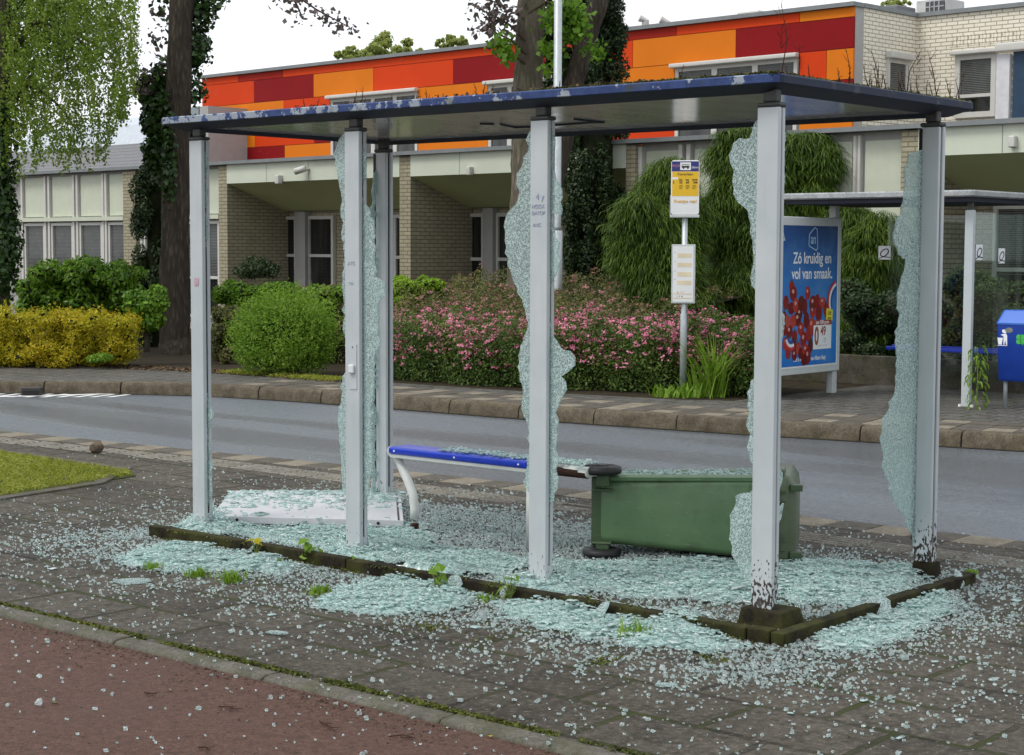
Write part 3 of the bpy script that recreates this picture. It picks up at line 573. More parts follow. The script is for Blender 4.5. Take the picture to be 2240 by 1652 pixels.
fl = MB(); fl.obox((a_+b_)/2+np.array([t_[1]*.101, -t_[0]*.101, -.055]), t_, np.array([-t_[1], t_[0], 0]), (0, 0, 1), np.linalg.norm(b_-a_)/2*.85, .003, .05); fl.build('opening', M_GASK, dr)

# ---------------------------------------------------------------- street pole, bus stop sign, second shelter, waste bin
M_GALV = plain('galvanised_steel', (.42, .46, .47), .42, .5, .35, var=.15, scale=14)
lp = atY(1217, 700, 13.2); lamp = empty('street_lamp', (lp[0], lp[1], .05), 0, 'tall galvanised lamp post rising in front of the twin-trunk tree', 'lamp post')
b = MB(); b.tube([(0, 0, -.05), (0, 0, 2.0)], .085, 20); b.build('lower_tube', M_GALV, lamp, smooth=True)
b = MB(); b.tube([(0, 0, 2.0), (0, 0, 2.06), (0, 0, 9.0)], [.085, .062, .055], 20); b.build('upper_tube', M_GALV, lamp, smooth=True)
b = MB(); b.tube([(0, 0, 8.9), (-.05, -.3, 9.25), (-.1, -1.0, 9.4)], .035, 12); b.build('arm', M_GALV, lamp, smooth=True)
b = MB(); b.box(-.24, .04, -1.6, -.9, 9.33, 9.45); b.build('lantern', M_GALV, lamp, bevel=.04)

SG = np.array([-3.35, 10.12, .05]); FZ = R(33)          # sign faces the near pavement
sign = empty('bus_stop_sign', SG, FZ, 'bus stop sign with yellow route plate and timetable case on a steel pole', 'bus stop sign')
b = MB(); b.tube([(0, .02, -.05), (0, .02, .96), (0, .02, .98), (0, .02, 2.2)], [.042, .042, .033, .033], 16); b.build('pole', M_GALV, sign, smooth=True)
M_SWH = plain('sign_white', (.74, .75, .74), .35, var=.04); M_SYE = plain('sign_yellow', (.72, .44, .012), .4, var=.04); M_SBL = plain('sign_blue', (.022, .026, .16), .4, var=.1); M_SOR = plain('sign_orange', (.72, .42, .10), .5); M_INK = plain('black_ink', (.02, .02, .02), .5); M_FRM = plain('alu_frame', (.5, .53, .52), .4, .5, .2)
b = MB(); P = [(x, -.03, z) for x, z in rrect(-.165, .165, 2.135, 2.77, .03)]; b.prism(P, (0, .055, 0)); pl_ = b.build('sign_plate', M_SWH, sign, bevel=.004)
def face(name, x0, x1, z0, z1, m, par, y=-.0315, th=.002):
    b = MB(); b.box(x0, x1, y, y+th-.0004, z0, z1); return b.build(name, m, par)
face('blue_band', -.158, .158, 2.64, 2.757, M_SBL, pl_); face('yellow_field', -.152, .158, 2.352, 2.637, M_SYE, pl_); bw = face('bus_pictogram', -.06, .065, 2.655, 2.745, M_SWH, pl_, -.0335)
b = MB(); b.box(-.043, .047, -.0345, -.0337, 2.683, 2.725); b.tube([(-.02, -.0345, 2.678), (-.02, -.0337, 2.678)], .010, 10); b.tube([(.03, -.0345, 2.678), (.03, -.0337, 2.678)], .010, 10); b.build('bus_shape', M_INK, bw)
b = MB()
for k in range(4): b.box(-.037+.021*k, -.021+.021*k, -.0352, -.0346, 2.704, 2.719)
b.build('bus_windows', M_SWH, bw)
fr = R(90); M_PNK = plain('sign_pink', (.55, .2, .3), .5)
text('9420', 'stop_number', .045, M_PNK, pl_, (-.155, -.033, 2.69), (fr, 0, 0)); text('bbnn', 'carrier_mark', .04, M_SWH, pl_, (.075, -.033, 2.675), (fr, 0, 0))
text('Kamerlaan', 'stop_name', .042, M_INK, pl_, (0, -.033, 2.595), (fr, 0, 0), 'CENTER')
face('service_mark', -.15, -.085, 2.545, 2.572, M_SWH, pl_, -.0332)
for k, s in enumerate(('3', '53', '65', '166')): text(s, 'route_number', .038, M_INK, pl_, (-.145+.077*k, -.033, 2.50), (fr, 0, 0), bold=.001)
for k, s in enumerate(('bus', 'bus', 'Sneltr')): text(s, 'route_kind', .026, M_INK, pl_, (-.07+.077*k, -.033, 2.535), (fr, 0, 0), bold=.001)
for k in range(3): text('Leiden\nVoorst\nOost', 'route_ends', .016, M_INK, pl_, (-.07+.077*k, -.033, 2.47), (fr, 0, 0))
text('Prettige reis!', 'greeting', .052, M_SOR, pl_, (.005, -.033, 2.275), (fr, 0, 0), 'CENTER', bold=.001)
b = MB(); b.box(-.17, .17, -.035, .04, 2.10, 2.134); b.box(-.176, -.166, -.03, .04, 2.10, 2.36); b.build('bracket', M_FRM, sign, bevel=.006)
b = MB(); b.box(-.15, .13, -.035, .03, 1.09, 1.785); tc = b.build('timetable_case', M_FRM, sign, bevel=.006)
face('timetable_sheet', -.132, .108, 1.11, 1.765, M_SWH, tc, -.0372); M_TAN = plain('timetable_tan', (.68, .58, .40), .6); M_GRY = plain('timetable_grey', (.35, .37, .4), .6)
for k, z in enumerate((1.66, 1.55, 1.44, 1.34)):
    face('timetable_block', -.08, .085, z-.03, z+.02, M_TAN, tc, -.0385); face('timetable_hour', -.118, -.10, z+.03, z+.036, M_GRY, tc, -.0385)
face('timetable_line', -.125, .09, 1.20, 1.206, M_SOR, tc, -.0385); face('timetable_line', -.125, .09, 1.15, 1.156, M_SOR, tc, -.0385)
text('31  I  I', 'timetable_number', .03, plain('sign_red', (.55, .12, .05), .5), tc, (-.085, -.0385, 1.212), (fr, 0, 0)); text('I  7  9', 'timetable_number', .03, M_INK, tc, (-.085, -.0385, 1.162), (fr, 0, 0))

S2 = np.array([-1.2, 11.6, .05]); sh2 = empty('bus_shelter', S2, 0, 'farther bus shelter across the road with blue advertising panel and intact glass', 'bus shelter')
def s2(b): b.v = [tuple(np.array(p)-S2) for p in b.v]; return b
ZR = 2.36
for x, y in ((-.23, 11.0), (-.23, 12.75)):
    b = MB(); b.box(x, x+.10, y, y+.06, .05, 2.22); po = s2(b).build('post', M_POSTC, sh2, bevel=.006)
    b = MB(); b.box(x+.02, x+.08, y+.01, y+.05, 2.2202, ZR); s2(b).build('post_cap', M_CAPD, po)
    b = MB()
    for dx in (-.02, .12): b.tube([(x+dx, y+.02, .05), (x+dx, y+.02, .075)], .02, 8)
    s2(b).build('foot_bolt', M_WHITE, po)
M_ROOF2 = stonemat('pale_roof_edge', (.5, .52, .52), (.3, .32, .33), .1)
rg2 = [[(x-S2[0], y-S2[1], z-S2[2]) for x, y in rrect(-2.55+i, -.05-i, 10.82+i, 12.95-i, .05)] for i, z in ((.03, ZR), (0, ZR+.015), (0, ZR+.06), (.01, ZR+.075))]
rf = loft(rg2, True, True).build('roof', M_ROOF2, sh2); b = MB(); b.box(-2.45, -.12, 10.9, 12.85, ZR-.05, ZR-.002); s2(b).build('roof_frame', M_NAVY, rf)
b = MB()                                              # lightbox in the end wall; faces +x
PXX = -2.19; b.box(PXX-.14, PXX, 10.30, 11.76, .32, 2.16); b.box(PXX-.11, PXX-.02, 11.64, 11.74, .0, .318); b.box(PXX-.11, PXX-.02, 10.34, 10.44, .0, .318); b.box(PXX-.11, PXX-.02, 11.64, 11.74, 2.162, ZR-.052)
ad = s2(b).build('advertising_case', plain('case_grey', (.55, .58, .58), .4, var=.05), sh2, bevel=.01)
def postermat():
    a = Mat('poster_blue', (.02, .12, .45), .25, .5); n = a.noise(2.2, detail=5); z = a.node('SeparateXYZ', i0=a.co()).outputs[2]
    g = a.ramp(a.node('MapRange', i0=z, i1=.3, i2=2.1).outputs[0], [(0, (.02, .16, .55)), (.25, (.03, .22, .62)), (.6, (.03, .17, .5)), (1, (.006, .03, .14))]); a.set('Base Color', a.mix(a.ramp(n, [(.45, 0), (.75, .45)]), g, (.14, .33, .60))); return a.m
b = MB(); b.box(PXX, PXX+.003, 10.38, 11.66, .42, 2.06); po = s2(b).build('poster', postermat(), ad)
def pf(name, y0, y1, z0, z1, m, dx=.004): b = MB(); b.box(PXX+.003, PXX+dx+.001, y0, y1, z0, z1); return s2(b).build(name, m, po)
M_PWH = plain('poster_white', (.8, .82, .84), .4, var=.03); M_PLB = plain('poster_pale_blue', (.35, .55, .75), .4)
for nm, y0, y1, z0, z1 in (('poster_border', 10.36, 11.68, .40, .415), ('poster_border', 11.665, 11.68, .415, 2.08), ('poster_border', 10.36, 10.375, .415, 2.08)): pf(nm, y0, y1, z0, z1, M_PWH)
prot = (R(90), 0, R(90))
def pt(s, name, size, y, z, m, al='CENTER', bold=.004, sx=.82, dx=.005): return text(s, name, size, m, po, np.array([PXX+dx, y, z])-S2, prot, al, bold, .0004, sx)
pt('Zó kruidig en', 'slogan', .185, 11.08, 1.62, M_PWH, bold=.003, sx=.86); pt('vol van smaak.', 'slogan', .185, 11.08, 1.44, M_PWH, bold=.003, sx=.86)
b = MB(); L_ = [(11.0, 1.96), (11.12, 2.04), (11.17, 2.02), (11.19, 1.80), (11.16, 1.77), (11.0, 1.82), (10.985, 1.85)]; pts_ = [(PXX+.006, y, z) for y, z in L_]
for i in range(len(pts_)): b.tube([pts_[i], pts_[(i+1) % len(pts_)]], .007, 6)
b = s2(b); b.v = [(PXX-S2[0]+.006+(p[0]-(PXX-S2[0]+.006))*.3, p[1], p[2]) for p in b.v]; b.build('logo_outline', M_PLB, po)
pt('an', 'logo_letters', .17, 11.09, 1.85, M_PLB, bold=.002, sx=.75)
M_TOM = leafmat('tomato_red', [(.07, .006, .006), (.20, .014, .010), (.38, .03, .02), (.44, .09, .07)], 0, .35); M_STEM = plain('tomato_stem', (.05, .08, .02), .6)
tb, sb, hl = MB(), MB(), MB(); rg = random.Random(4)
tom = [(y, z) for y, z in ((10.62, 1.30), (10.66, 1.22), (10.5, 1.12), (10.46, .95), (10.62, 1.05), (10.72, 1.08), (10.84, 1.10), (10.98, 1.22), (10.92, 1.06), (10.76, .92), (10.66, .90), (10.58, .78), (10.7, .72), (10.84, .80), (10.96, .9), (11.1, 1.0), (11.2, 1.12), (11.32, 1.10), (11.4, 1.02), (11.44, .97), (11.24, .98), (11.1, 1.1), (11.02, .74), (10.9, .68), (10.78, .58), (10.7, .5), (10.56, .55), (10.5, .64), (10.84, .52), (10.95, .55), (11.06, .6), (11.0, .48), (10.92, .44), (10.46, .80), (10.54, .90), (10.8, .98), (10.68, .62), (11.08, .84), (11.16, .78))]
for i, (y, z) in enumerate(tom):
    r1, r2 = rg.uniform(.055, .085), rg.uniform(.065, .10); P = [(PXX+.004+i*.00008, y+r1*math.cos(a*math.pi/8), z+.05+r2*math.sin(a*math.pi/8)) for a in range(16)]; tb.prism(P, (.0006, 0, 0))
    P = [(PXX+.0085, y-.015+.35*r1*math.cos(a*math.pi/5), z+.075+.28*r2*math.sin(a*math.pi/5)) for a in range(10)]
    if i % 2: hl.prism(P, (.0003, 0, 0))
    if i % 3 == 0:
        for k in range(5): a = rg.uniform(0, 6.28); sb.prism([(PXX+.009, y-.005, z+.11), (PXX+.009, y+.005, z+.11), (PXX+.009, y+.07*math.cos(a), z+.11+.07*math.sin(a))], (.0003, 0, 0))
s2(tb).build('tomatoes', M_TOM, po)['kind'] = 'stuff'; s2(hl).build('tomato_highlights', plain('tomato_light', (.62, .30, .26), .3), po)['kind'] = 'stuff'; s2(sb).build('tomato_stems', M_STEM, po)['kind'] = 'stuff'
for cl, k in (((.5, .04, .04), 0), ((.75, .77, .8), 1), ((.03, .07, .3), 2)):
    m = plain('ribbon_%d' % k, cl, .4); b = MB()
    for cy, cz, r0, a0, a1 in ((11.70, 1.16, .27, 95, 205), (10.62, .78, .17, 200, 300)):
        P0 = [(PXX+.0095, cy+(r0-.035*k)*math.cos(R(a)), cz+(r0-.035*k)*math.sin(R(a))) for a in np.linspace(a0, a1, 9)]; P1 = [(PXX+.0095, cy+(r0-.035*(k+1))*math.cos(R(a)), cz+(r0-.035*(k+1))*math.sin(R(a))) for a in np.linspace(a0, a1, 9)]
        P0 = [p for p in P0 if p[1] < 11.655]; P1 = P1[-len(P0):]
        for i in range(len(P0)-1): b.prism([P0[i], P0[i+1], P1[i+1], P1[i]], (.0004, 0, 0))
    s2(b).build('ribbon', m, po)
pf('price_card', 11.12, 11.53, .60, .885, M_PWH, .0105); pf('price_band', 11.12, 11.53, .886, .945, plain('price_red', (.36, .05, .03), .4), .0105); b = MB(); b.prism([(PXX+.0105, 11.40, .95), (PXX+.0105, 11.55, .925), (PXX+.0105, 11.56, 1.06), (PXX+.0105, 11.41, 1.085)], (.001, 0, 0)); s2(b).build('discount_tag', plain('tag_yellow', (.75, .66, .03), .4), po)
M_PRB = plain('price_brown', (.30, .07, .02), .4)
pt('0', 'price', .29, 11.14, .66, M_PRB, 'LEFT', .010, .66, .0115); pt('49', 'price', .15, 11.28, .765, M_PRB, 'LEFT', .005, .8, .0115); pt('1.29', 'old_price', .075, 11.33, .68, M_GRY, 'LEFT', .001, .6, .0115); pt('per 500 gram', 'price_unit', .062, 11.325, .90, M_PWH, 'CENTER', .001, .9, .0115)
pt('geldig t/m zo 10 juli', 'small_print', .03, 11.325, .635, M_GRY, 'CENTER', 0, .9, .0115); pt('51%', 'discount', .06, 11.48, 1.0, M_INK, 'CENTER', .002, .8, .0119); pt('korting', 'discount', .035, 11.48, .955, M_INK, 'CENTER', .001, .8, .0119)
pt('Dat is het lekkere van Albert Heijn', 'tagline', .072, 11.05, .475, M_PWH, 'CENTER', .001, .72)
for nm, x0, x1, y0, y1 in (('back_glass', -2.12, -.25, 12.775, 12.785), ('side_glass', -.186, -.178, 11.08, 12.73)):
    b = MB(); b.box(x0, x1, y0, y1, .3, 2.2); s2(b).build(nm, M_CLEAR, sh2)
def sticker(p, dx):
    b = MB(); dx = np.array(dx); z = np.array([0, 0, 1]); n = np.cross(dx, z); h = .085
    def pa(u, v, d=0): return p+dx*u+z*v+n*d
    b.prism([pa(-h, -h), pa(h, -h), pa(h, h), pa(-h, h)], n*.001); o = s2(b).build('glass_sticker', M_PWH, sh2)
    e = MB(); t = R(35); el = [pa(.062*math.cos(a)*math.cos(t)-.038*math.sin(a)*math.sin(t), .062*math.cos(a)*math.sin(t)+.038*math.sin(a)*math.cos(t), .0015) for a in np.linspace(0, 2*math.pi, 20, endpoint=False)]
    for i in range(20): e.tube([el[i], el[(i+1) % 20]], .007, 5)
    e.tube([pa(-.085, -.075, .0015), pa(-.02, -.05, .0015), pa(.085, -.06, .0015)], .006, 5); s2(e).build('sticker_logo', M_INK, o)
sticker(atY(1935, 553, 12.77), (1, 0, 0)); sticker(atX(2142, 552, -.177), (0, 1, 0)); sticker(atX(2191, 560, -.177), (0, 1, 0))
pB = [atY(vx, vy, 12.55) for vx, vy in ((2030, 783), (2240, 787))]
b = MB(); b.box(-1.9, -.3, 12.36, 12.50, .56, .60); b.box(-1.9, -.3, 12.52, 12.66, .575, .615); s2(b).build('bench', M_BLUE, sh2, bevel=.008)

wb0 = gr(2186, 893, .05); wb = empty('litter_bin', (wb0[0]+.2, wb0[1], .05), R(2), 'blue litter bin with a clover sticker on a grey pole at the right edge', 'litter bin')
b = MB(); b.tube([(-.19, .14, 0), (-.19, .14, .42)], .022, 12); b.build('pole', M_GALV, wb, smooth=True)
M_BBLU = plain('litter_blue', (.008, .045, .32), .3, .5, var=.12); M_BBL2 = plain('litter_blue_rim', (.03, .13, .52), .35, .5, var=.12)
w_ = .25; bodyr = [[(x, y, z) for x, y in rrect(-w_+i, w_-i, j, .36, .03)] for i, j, z in ((.028, .03, .30), (.016, .012, .325), (0, -.01, .92))]
bo = loft(bodyr, False, True).build('body', M_BBLU, wb, smooth=True); bo.modifiers.new('e', 'EDGE_SPLIT').split_angle = R(40)
hr = [[(x, y, z) for x, y in rrect(-w_-.005+i, w_+.005-i, y0, .36-i*.6, .03)] for i, y0, z in ((0, -.016, .921), (0, -.016, .94), (.035, .09, 1.07), (.04, .1, 1.075))]
ho = loft(hr, True, False).build('hood', M_BBL2, wb)
b = MB(); b.quad((-w_+.05, .012, .963), (w_-.05, .012, .963), (w_-.07, .078, 1.045), (-w_+.07, .078, 1.045)); b.v = [(x, y-.004, z+.003) for x, y, z in b.v]; b.build('opening', M_GASK, ho)
b = MB(); yv = -.006                                     # litter pictogram: basket and figure
b.prism([(-.222, yv, .70), (-.185, yv, .70), (-.172, yv, .775), (-.235, yv, .775)], (0, -.002, 0)); b.prism([(-.165, yv, .70), (-.155, yv, .70), (-.145, yv, .75), (-.135, yv, .70), (-.122, yv, .70), (-.125, yv, .80), (-.14, yv, .825), (-.2, yv, .81), (-.165, yv, .79)], (0, -.002, 0)); b.box(-.23, -.12, yv-.002, yv, .688, .694)
b.prism([(-.155+.03*math.cos(a), yv, .85+.024*math.sin(a)) for a in np.linspace(0, 6.28, 12, endpoint=False)], (0, -.002, 0)); b.build('litter_pictogram', M_PWH, bo)
b = MB(); b.prism([(-.105+.045*math.cos(a), yv-.0025, .86+.03*math.sin(a)) for a in np.linspace(0, 6.28, 12, endpoint=False)], (0, -.001, 0)); b.build('smudge', plain('smudge_grey', (.2, .2, .19), .7, var=.4, scale=50), bo)
b = MB()
for k in range(4):
    a = R(45+90*k); cx, cz = .028+.03*math.cos(a), .765+.034*math.sin(a); b.prism([(cx+.030*math.cos(t), yv, cz+.030*math.sin(t)) for t in np.linspace(0, 6.28, 10, endpoint=False)], (0, -.002, 0))
b.prism([(.03, yv, .75), (.038, yv, .75), (.06, yv, .70), (.052, yv, .70)], (0, -.002, 0)); b.build('clover_sticker', plain('clover_green', (.05, .42, .07), .5), bo)
wl_ = MB(); wl_.box(-4, 8, 13.15, 13.3, .04, .42); tag(wl_.build('low_wall', M_WALLC, bevel=.01), 'low stained concrete wall behind the farther bus shelter', 'wall')

# ---------------------------------------------------------------- the office building across the road
BP = np.array([-1.6, 15.58, 0.0]); BEU = np.array([.9975, -.0708, 0]); BEY = np.array([.0708, .9975, 0])
def bu(vx, vy, s=0.0):          # photo point -> (along, height) on the facade plane with setback s
    d = ray(vx, vy); t = ((BP-CAMLOC)@BEY+s)/(d@BEY); p = CAMLOC+d*t-BP; return float(p@BEU), float(p[2])
def bs(vx, vy, u):              # photo point -> (setback, height) on a cross wall
    d = ray(vx, vy); t = ((BP-CAMLOC)@BEU+u)/(d@BEU); p = CAMLOC+d*t-BP; return float(p@BEY), float(p[2])
BRZ = math.atan2(-.0708, .9975)
bld = empty('office_building', BP, BRZ, 'long two storey office block with pale fascias and red and orange upper cladding', 'building')
def brickmat(name, c1, c2, mortar, stain=.4):
    a = Mat(name, c1, .85, .25); x = a.node('SeparateXYZ', i0=a.co()); v = a.node('CombineXYZ', i0=a.math('ADD', x.outputs[0], x.outputs[1]), i1=x.outputs[2]).outputs[0]
    br = a.node('TexBrick', {'offset': .5}, Vector=v, Color1=(*c1, 1), Color2=(*c2, 1), Mortar=(*mortar, 1), Scale=1, Mortar_Size=.009, Mortar_Smooth=.2, Bias=-.35, Brick_Width=.225, Row_Height=.072)
    n = a.noise(3, detail=7, rough=.7); f = a.noise(40, detail=4); c = a.mix(a.math('MULTIPLY', a.ramp(n, [(.42, 0), (.7, 1)]), stain), br.outputs[0], tuple(k*.45 for k in c1)); c = a.mix(a.ramp(f, [(.35, .35), (.6, 0)]), c, tuple(k*.6 for k in c2))
    a.set('Base Color', c); return a.bump(a.math('SUBTRACT', a.math('MULTIPLY', f, .3), br.outputs[1]), .5, .008).m
M_BRK = brickmat('yellow_brick', (.40, .36, .25), (.33, .295, .20), (.16, .14, .10)); M_BRKU = brickmat('pale_brick', (.84, .80, .68), (.78, .735, .61), (.34, .28, .19), .10)
M_FASP = plain('pale_fascia', (.57, .61, .50), .6, .3, var=.05, scale=1.5); M_SOFF = plain('olive_soffit', (.60, .66, .36), .6, .3, var=.05, scale=1.5); M_COP = plain('grey_coping', (.20, .215, .22), .6, .3)
M_GCOL = plain('grey_column', (.36, .35, .335), .6, .3, var=.06); M_WFR = plain('white_frame', (.54, .53, .49), .5, .4, var=.05); M_PANEL = plain('pale_infill_panel', (.52, .55, .44), .6, .3, var=.05)
def glassdark():
    a = Mat('window_glass', (.012, .014, .015), .04, .6); n = a.noise(1.2, vec=a.co(scale=(3, 1, .4)), detail=3); a.set('Base Color', a.ramp(n, [(.4, (.008, .009, .010)), (.7, (.05, .05, .045))])); return a.bump(a.noise(.8, detail=1), .05, .05).m
M_WIN = glassdark(); M_BLIND = plain('blind_grey', (.12, .125, .12), .6, .3, var=.2); M_CURT = plain('curtain', (.20, .20, .19), .8, .2, var=.3)
M_ROOFG = plain('roof_felt', (.12, .12, .115), .8)
def bb(name, m, u0, u1, s0, s1, z0, z1, par=bld, bev=0): b = MB(); b.box(u0, u1, s0, s1, z0, z1); return b.build(name, m, par, bevel=bev)
PIERS = [(-21.79, -21.31), (-18.22, -17.93), (-12.59, -12.29), (-7.07, -6.87), (-1.91, -1.64), (3.6, 3.9)]
ZP = 3.47
for k, (a_, b_) in enumerate(PIERS): bb('brick_pier', M_BRK, a_, b_, 0, 1.62 if k in (1, 2, 4) else .4, .0, ZP)
def window(par, u0, u1, s, z0, z1, lights=1, transom=None, shutter=False, blind=.0, fw=.07, depth=.08):
    f = MB(); f.box(u0, u1, s-depth, s, z1-fw, z1); f.box(u0, u1, s-depth, s, z0, z0+fw)
    for k in range(lights+1):
        c = u0+(u1-u0)*k/lights; x0, x1 = (c, c+fw) if k == 0 else (c-fw, c) if k == lights else (c-fw*.8, c+fw*.8); f.box(x0, x1, s-depth+.003, s, z0+fw, z1-fw)
    if transom:
        for k in range(lights): c0_, c1_ = u0+(u1-u0)*k/lights+fw, u0+(u1-u0)*(k+1)/lights-fw; f.box(c0_, c1_, s-depth+.006, s, transom-.03, transom+.03)
    w = f.build('window', M_WFR, par); bb('pane', M_WIN, u0+.01, u1-.01, s-.03, s-.02, z0+.01, z1-.01, w)
    if blind:
        q = MB(); z = z1-fw-.01
        while z > z1-fw-blind*(z1-z0): q.box(u0+fw+.02, u1-fw-.02, s-.042, s-.034, z-.02, z); z -= .032
        q.build('blind', M_BLIND, w)
    if shutter: bb('shutter_box', M_WFR, u0-.06, u1+.06, s-.2, s-depth-.001, z1-.01, z1+.075, w, .02)
    return w
def recess(u0, u1, name='fascia'):
    f = bb(name, M_FASP, u0+.003, u1-.003, -.005, .1, 3.10, 3.49); b = MB(); b.prism([(u0+.004, .0, 3.10), (u0+.004, 1.5, 2.56), (u0+.004, 1.62, 2.56), (u0+.004, .1, 3.12)], (u1-u0-.008, 0, 0)); b.build('soffit', M_SOFF, bld)
    j = MB(); n = max(1, int((u1-u0)/1.2))
    for k in range(1, n): c = u0+(u1-u0)*k/n; j.box(c-.006, c+.006, -.0065, -.004, 3.105, 3.488)
    j.build('joint', M_COP, f); bb('rear_wall', M_BRK, u0, u1, 1.62, 1.8, 0, 2.62)
recess(-17.93, -12.59); recess(-12.29, -7.07); recess(-1.64, 3.6)
b = MB(); b.box(-27.2, 8, -.09, .35, 3.492, 3.56); b.build('coping', M_COP, bld)
bb('flat_roof', M_ROOFG, -27.2, 8, .3505, 9.5, 3.40, 3.46)
bb('side_wall', M_BRK, -27.4, -27.2, -.02, 9, 0, 3.49)
# ground floor windows in the recesses and pale panel bays
for vx0, vx1, vt in ((598, 652, 478), (676, 733, 470)):
    u0, zt = bu(vx0, vt, 1.6); u1 = bu(vx1, vt, 1.6)[0]; window(bld, u0, u1, 1.618, .35, 2.45, 1, 1.62, blind=0)
u0, u1 = bu(653, 480, 1.55)[0], bu(675, 480, 1.55)[0]; bb('grey_pillar', M_GCOL, u0, u1, 1.45, 1.61, 0, 2.54)
for vx0, vx1 in ((997, 1063), (1088, 1150)):
    u0 = bu(vx0, 470, 1.6)[0]; u1 = bu(vx1, 470, 1.6)[0]; window(bld, u0, u1, 1.618, .35, 2.45, 1, 1.58)
u0, u1 = bu(1064, 480, 1.55)[0], bu(1086, 480, 1.55)[0]; bb('grey_pillar', M_GCOL, u0, u1, 1.45, 1.61, 0, 2.54)
for k in range(4): window(bld, -1.3+1.25*k, -.35+1.25*k, 1.618, .3, 2.45, 1, 1.5, blind=.45); bb('grey_pillar', M_GCOL, -.3+1.25*k, -.08+1.25*k, 1.42, 1.61, 0, 2.54)
window(bld, -17.3+1.9+.9, -14.4+.6, 1.618, .35, 2.45, 2, 1.6)
for vx in (558, 959): u = bu(vx, 500, 1.3)[0]; b = MB(); b.tube([(u, 1.55, 0), (u, 1.55, 2.57)], .05, 10); b.build('drain_pipe', plain('pipe_grey', (.30, .33, .34), .5), bld, smooth=True)
# panel bays
def bay(u0, u1, edges, zsplit=2.44, ztop=3.42):
    bb('bay_wall', M_GCOL, u0, u1, .16, .3, 0, 3.49)
    for a, c in edges:
        bb('infill_panel', M_PANEL, a, c, .115, .159, zsplit+.05, ztop, bev=.004)
        q = MB(); q.box(a-.13, a-.05, .06, .159, .2, 3.44); q.box(c+.05, c+.13, .06, .159, .2, 3.44); q.build('grey_mullion', M_WFR, bld)
        window(bld, a-.02, c+.02, .158, .3, zsplit-.1, 1, 1.15, blind=.55, fw=.06)
    bb('ledge', M_PANEL, u0+.02, u1-.02, .0, .159, zsplit-.06, zsplit+.03)
ed = [(bu(a, 430)[0], bu(c, 430)[0]) for a, c in ((46, 88), (105, 150), (167, 214), (230, 271))]; bay(-27.2, -21.79, [(ed[0][0]-1.15, ed[0][0]-.3)]*0+ed)
bay(-21.31, -18.22, [(-21.1, -20.2), (-19.9, -19.0), (-18.8, -18.35)])
ed = [(bu(a, 330)[0], bu(c, 330)[0]) for a, c in ((1404, 1473), (1510, 1590), (1883, 1966))]; bay(-6.87, -1.91, ed+[(ed[1][1]+.25, ed[2][0]-1.15), (ed[2][0]-.95, ed[2][0]-.22)], 1.95, 3.36)
# fittings on the fascia
def fit(name, vx, vy, m, sz=(.06, .12, .09)): u, z = bu(vx, vy, -.06); bb(name, m, u-sz[0], u+sz[0], -.006-sz[1], -.006, z-sz[2], z+sz[2], bev=.02)
fit('wall_light', 610, 393, M_WFR); fit('wall_light', 1027, 374, M_WFR, (.05, .1, .08)); fit('wall_light', 2215, 310, M_WFR, (.05, .1, .08))
u, z = bu(664, 371, -.1); b = MB(); b.tube([(u+.06, -.01, z), (u+.02, -.12, z+.01)], .03, 8); b.tube([(u-.14, -.2, z-.04), (u+.06, -.1, z+.02)], .065, 12); b.build('security_camera', M_WFR, bld, smooth=True)
# upper storey with coloured cladding
US = 5.0; BS = 7.1; UA, UB, UC = -25.75, -6.03, 4.5
bb('upper_wall', M_GCOL, UA, UB, US+.03, US+.3, 3.46, 6.12); CLAD = {'R': (.60, .050, .007), 'D': (.23, .007, .009), 'O': (.66, .175, .010), 'T': (.32, .016, .008)}
def cladmat(n, c):
    a = Mat('cladding_'+n, c, .6, .12); k = a.noise(26, detail=6, rough=.75); p = a.noise(.9, detail=3); s = a.math('MULTIPLY', a.math('GREATER_THAN', k, .655), a.math('GREATER_THAN', p, .56))
    x = a.math('LESS_THAN', a.node('SeparateXYZ', i0=a.co()).outputs[0], -18.0); s = a.math('MULTIPLY', s, x)
    a.set('Base Color', a.mix(s, a.mix(a.noise(1.5, detail=5), tuple(q*.88 for q in c), tuple(q*1.1 for q in c)), (.6, .5, .45))); return a.m
CM = {k: cladmat(n, c) for (k, c), n in zip(CLAD.items(), ('red_orange', 'dark_red', 'orange', 'brown_red'))}
def row(z0, z1, segs, y=200):
    for (va, vb, k) in segs:
        u0 = UA if va is None else bu(va, y, US)[0]; u1 = UB if vb is None else bu(vb, y, US)[0]
        bb('cladding_panel', CM[k], u0+.006, u1-.006, US-.02, US+.029, z0+.006, z1-.006)
row(5.93, 6.11, [(None, 522, 'R'), (522, 620, 'T'), (620, 1300, 'R'), (1300, 1480, 'T'), (1480, 1749, 'R'), (1749, None, 'O')], 150)
row(5.38, 5.93, [(None, 557, 'R'), (557, 687, 'D'), (687, 818, 'O'), (818, 993, 'R'), (993, 1240, 'D'), (1240, 1385, 'R'), (1385, 1610, 'O'), (1610, None, 'D')], 170)
row(4.83, 5.38, [(None, 622, 'O'), (622, 724, 'R'), (916, 1069, 'O'), (1262, 1477, 'O'), (1749, 1808, 'R'), (1808, None, 'O')], 210)
row(4.28, 4.83, [(None, 559, 'O'), (559, 689, 'R'), (689, 724, 'D'), (916, 1069, 'R'), (1262, 1477, 'D'), (1749, None, 'D')], 300)
row(3.73, 4.28, [(None, 624, 'D'), (624, 726, 'O'), (916, 1069, 'O'), (1262, 1477, 'R'), (1749, None, 'O')], 330)
row(3.50, 3.73, [(None, 700, 'R'), (916, 1069, 'O'), (1262, 1477, 'O'), (1749, None, 'R')], 335)
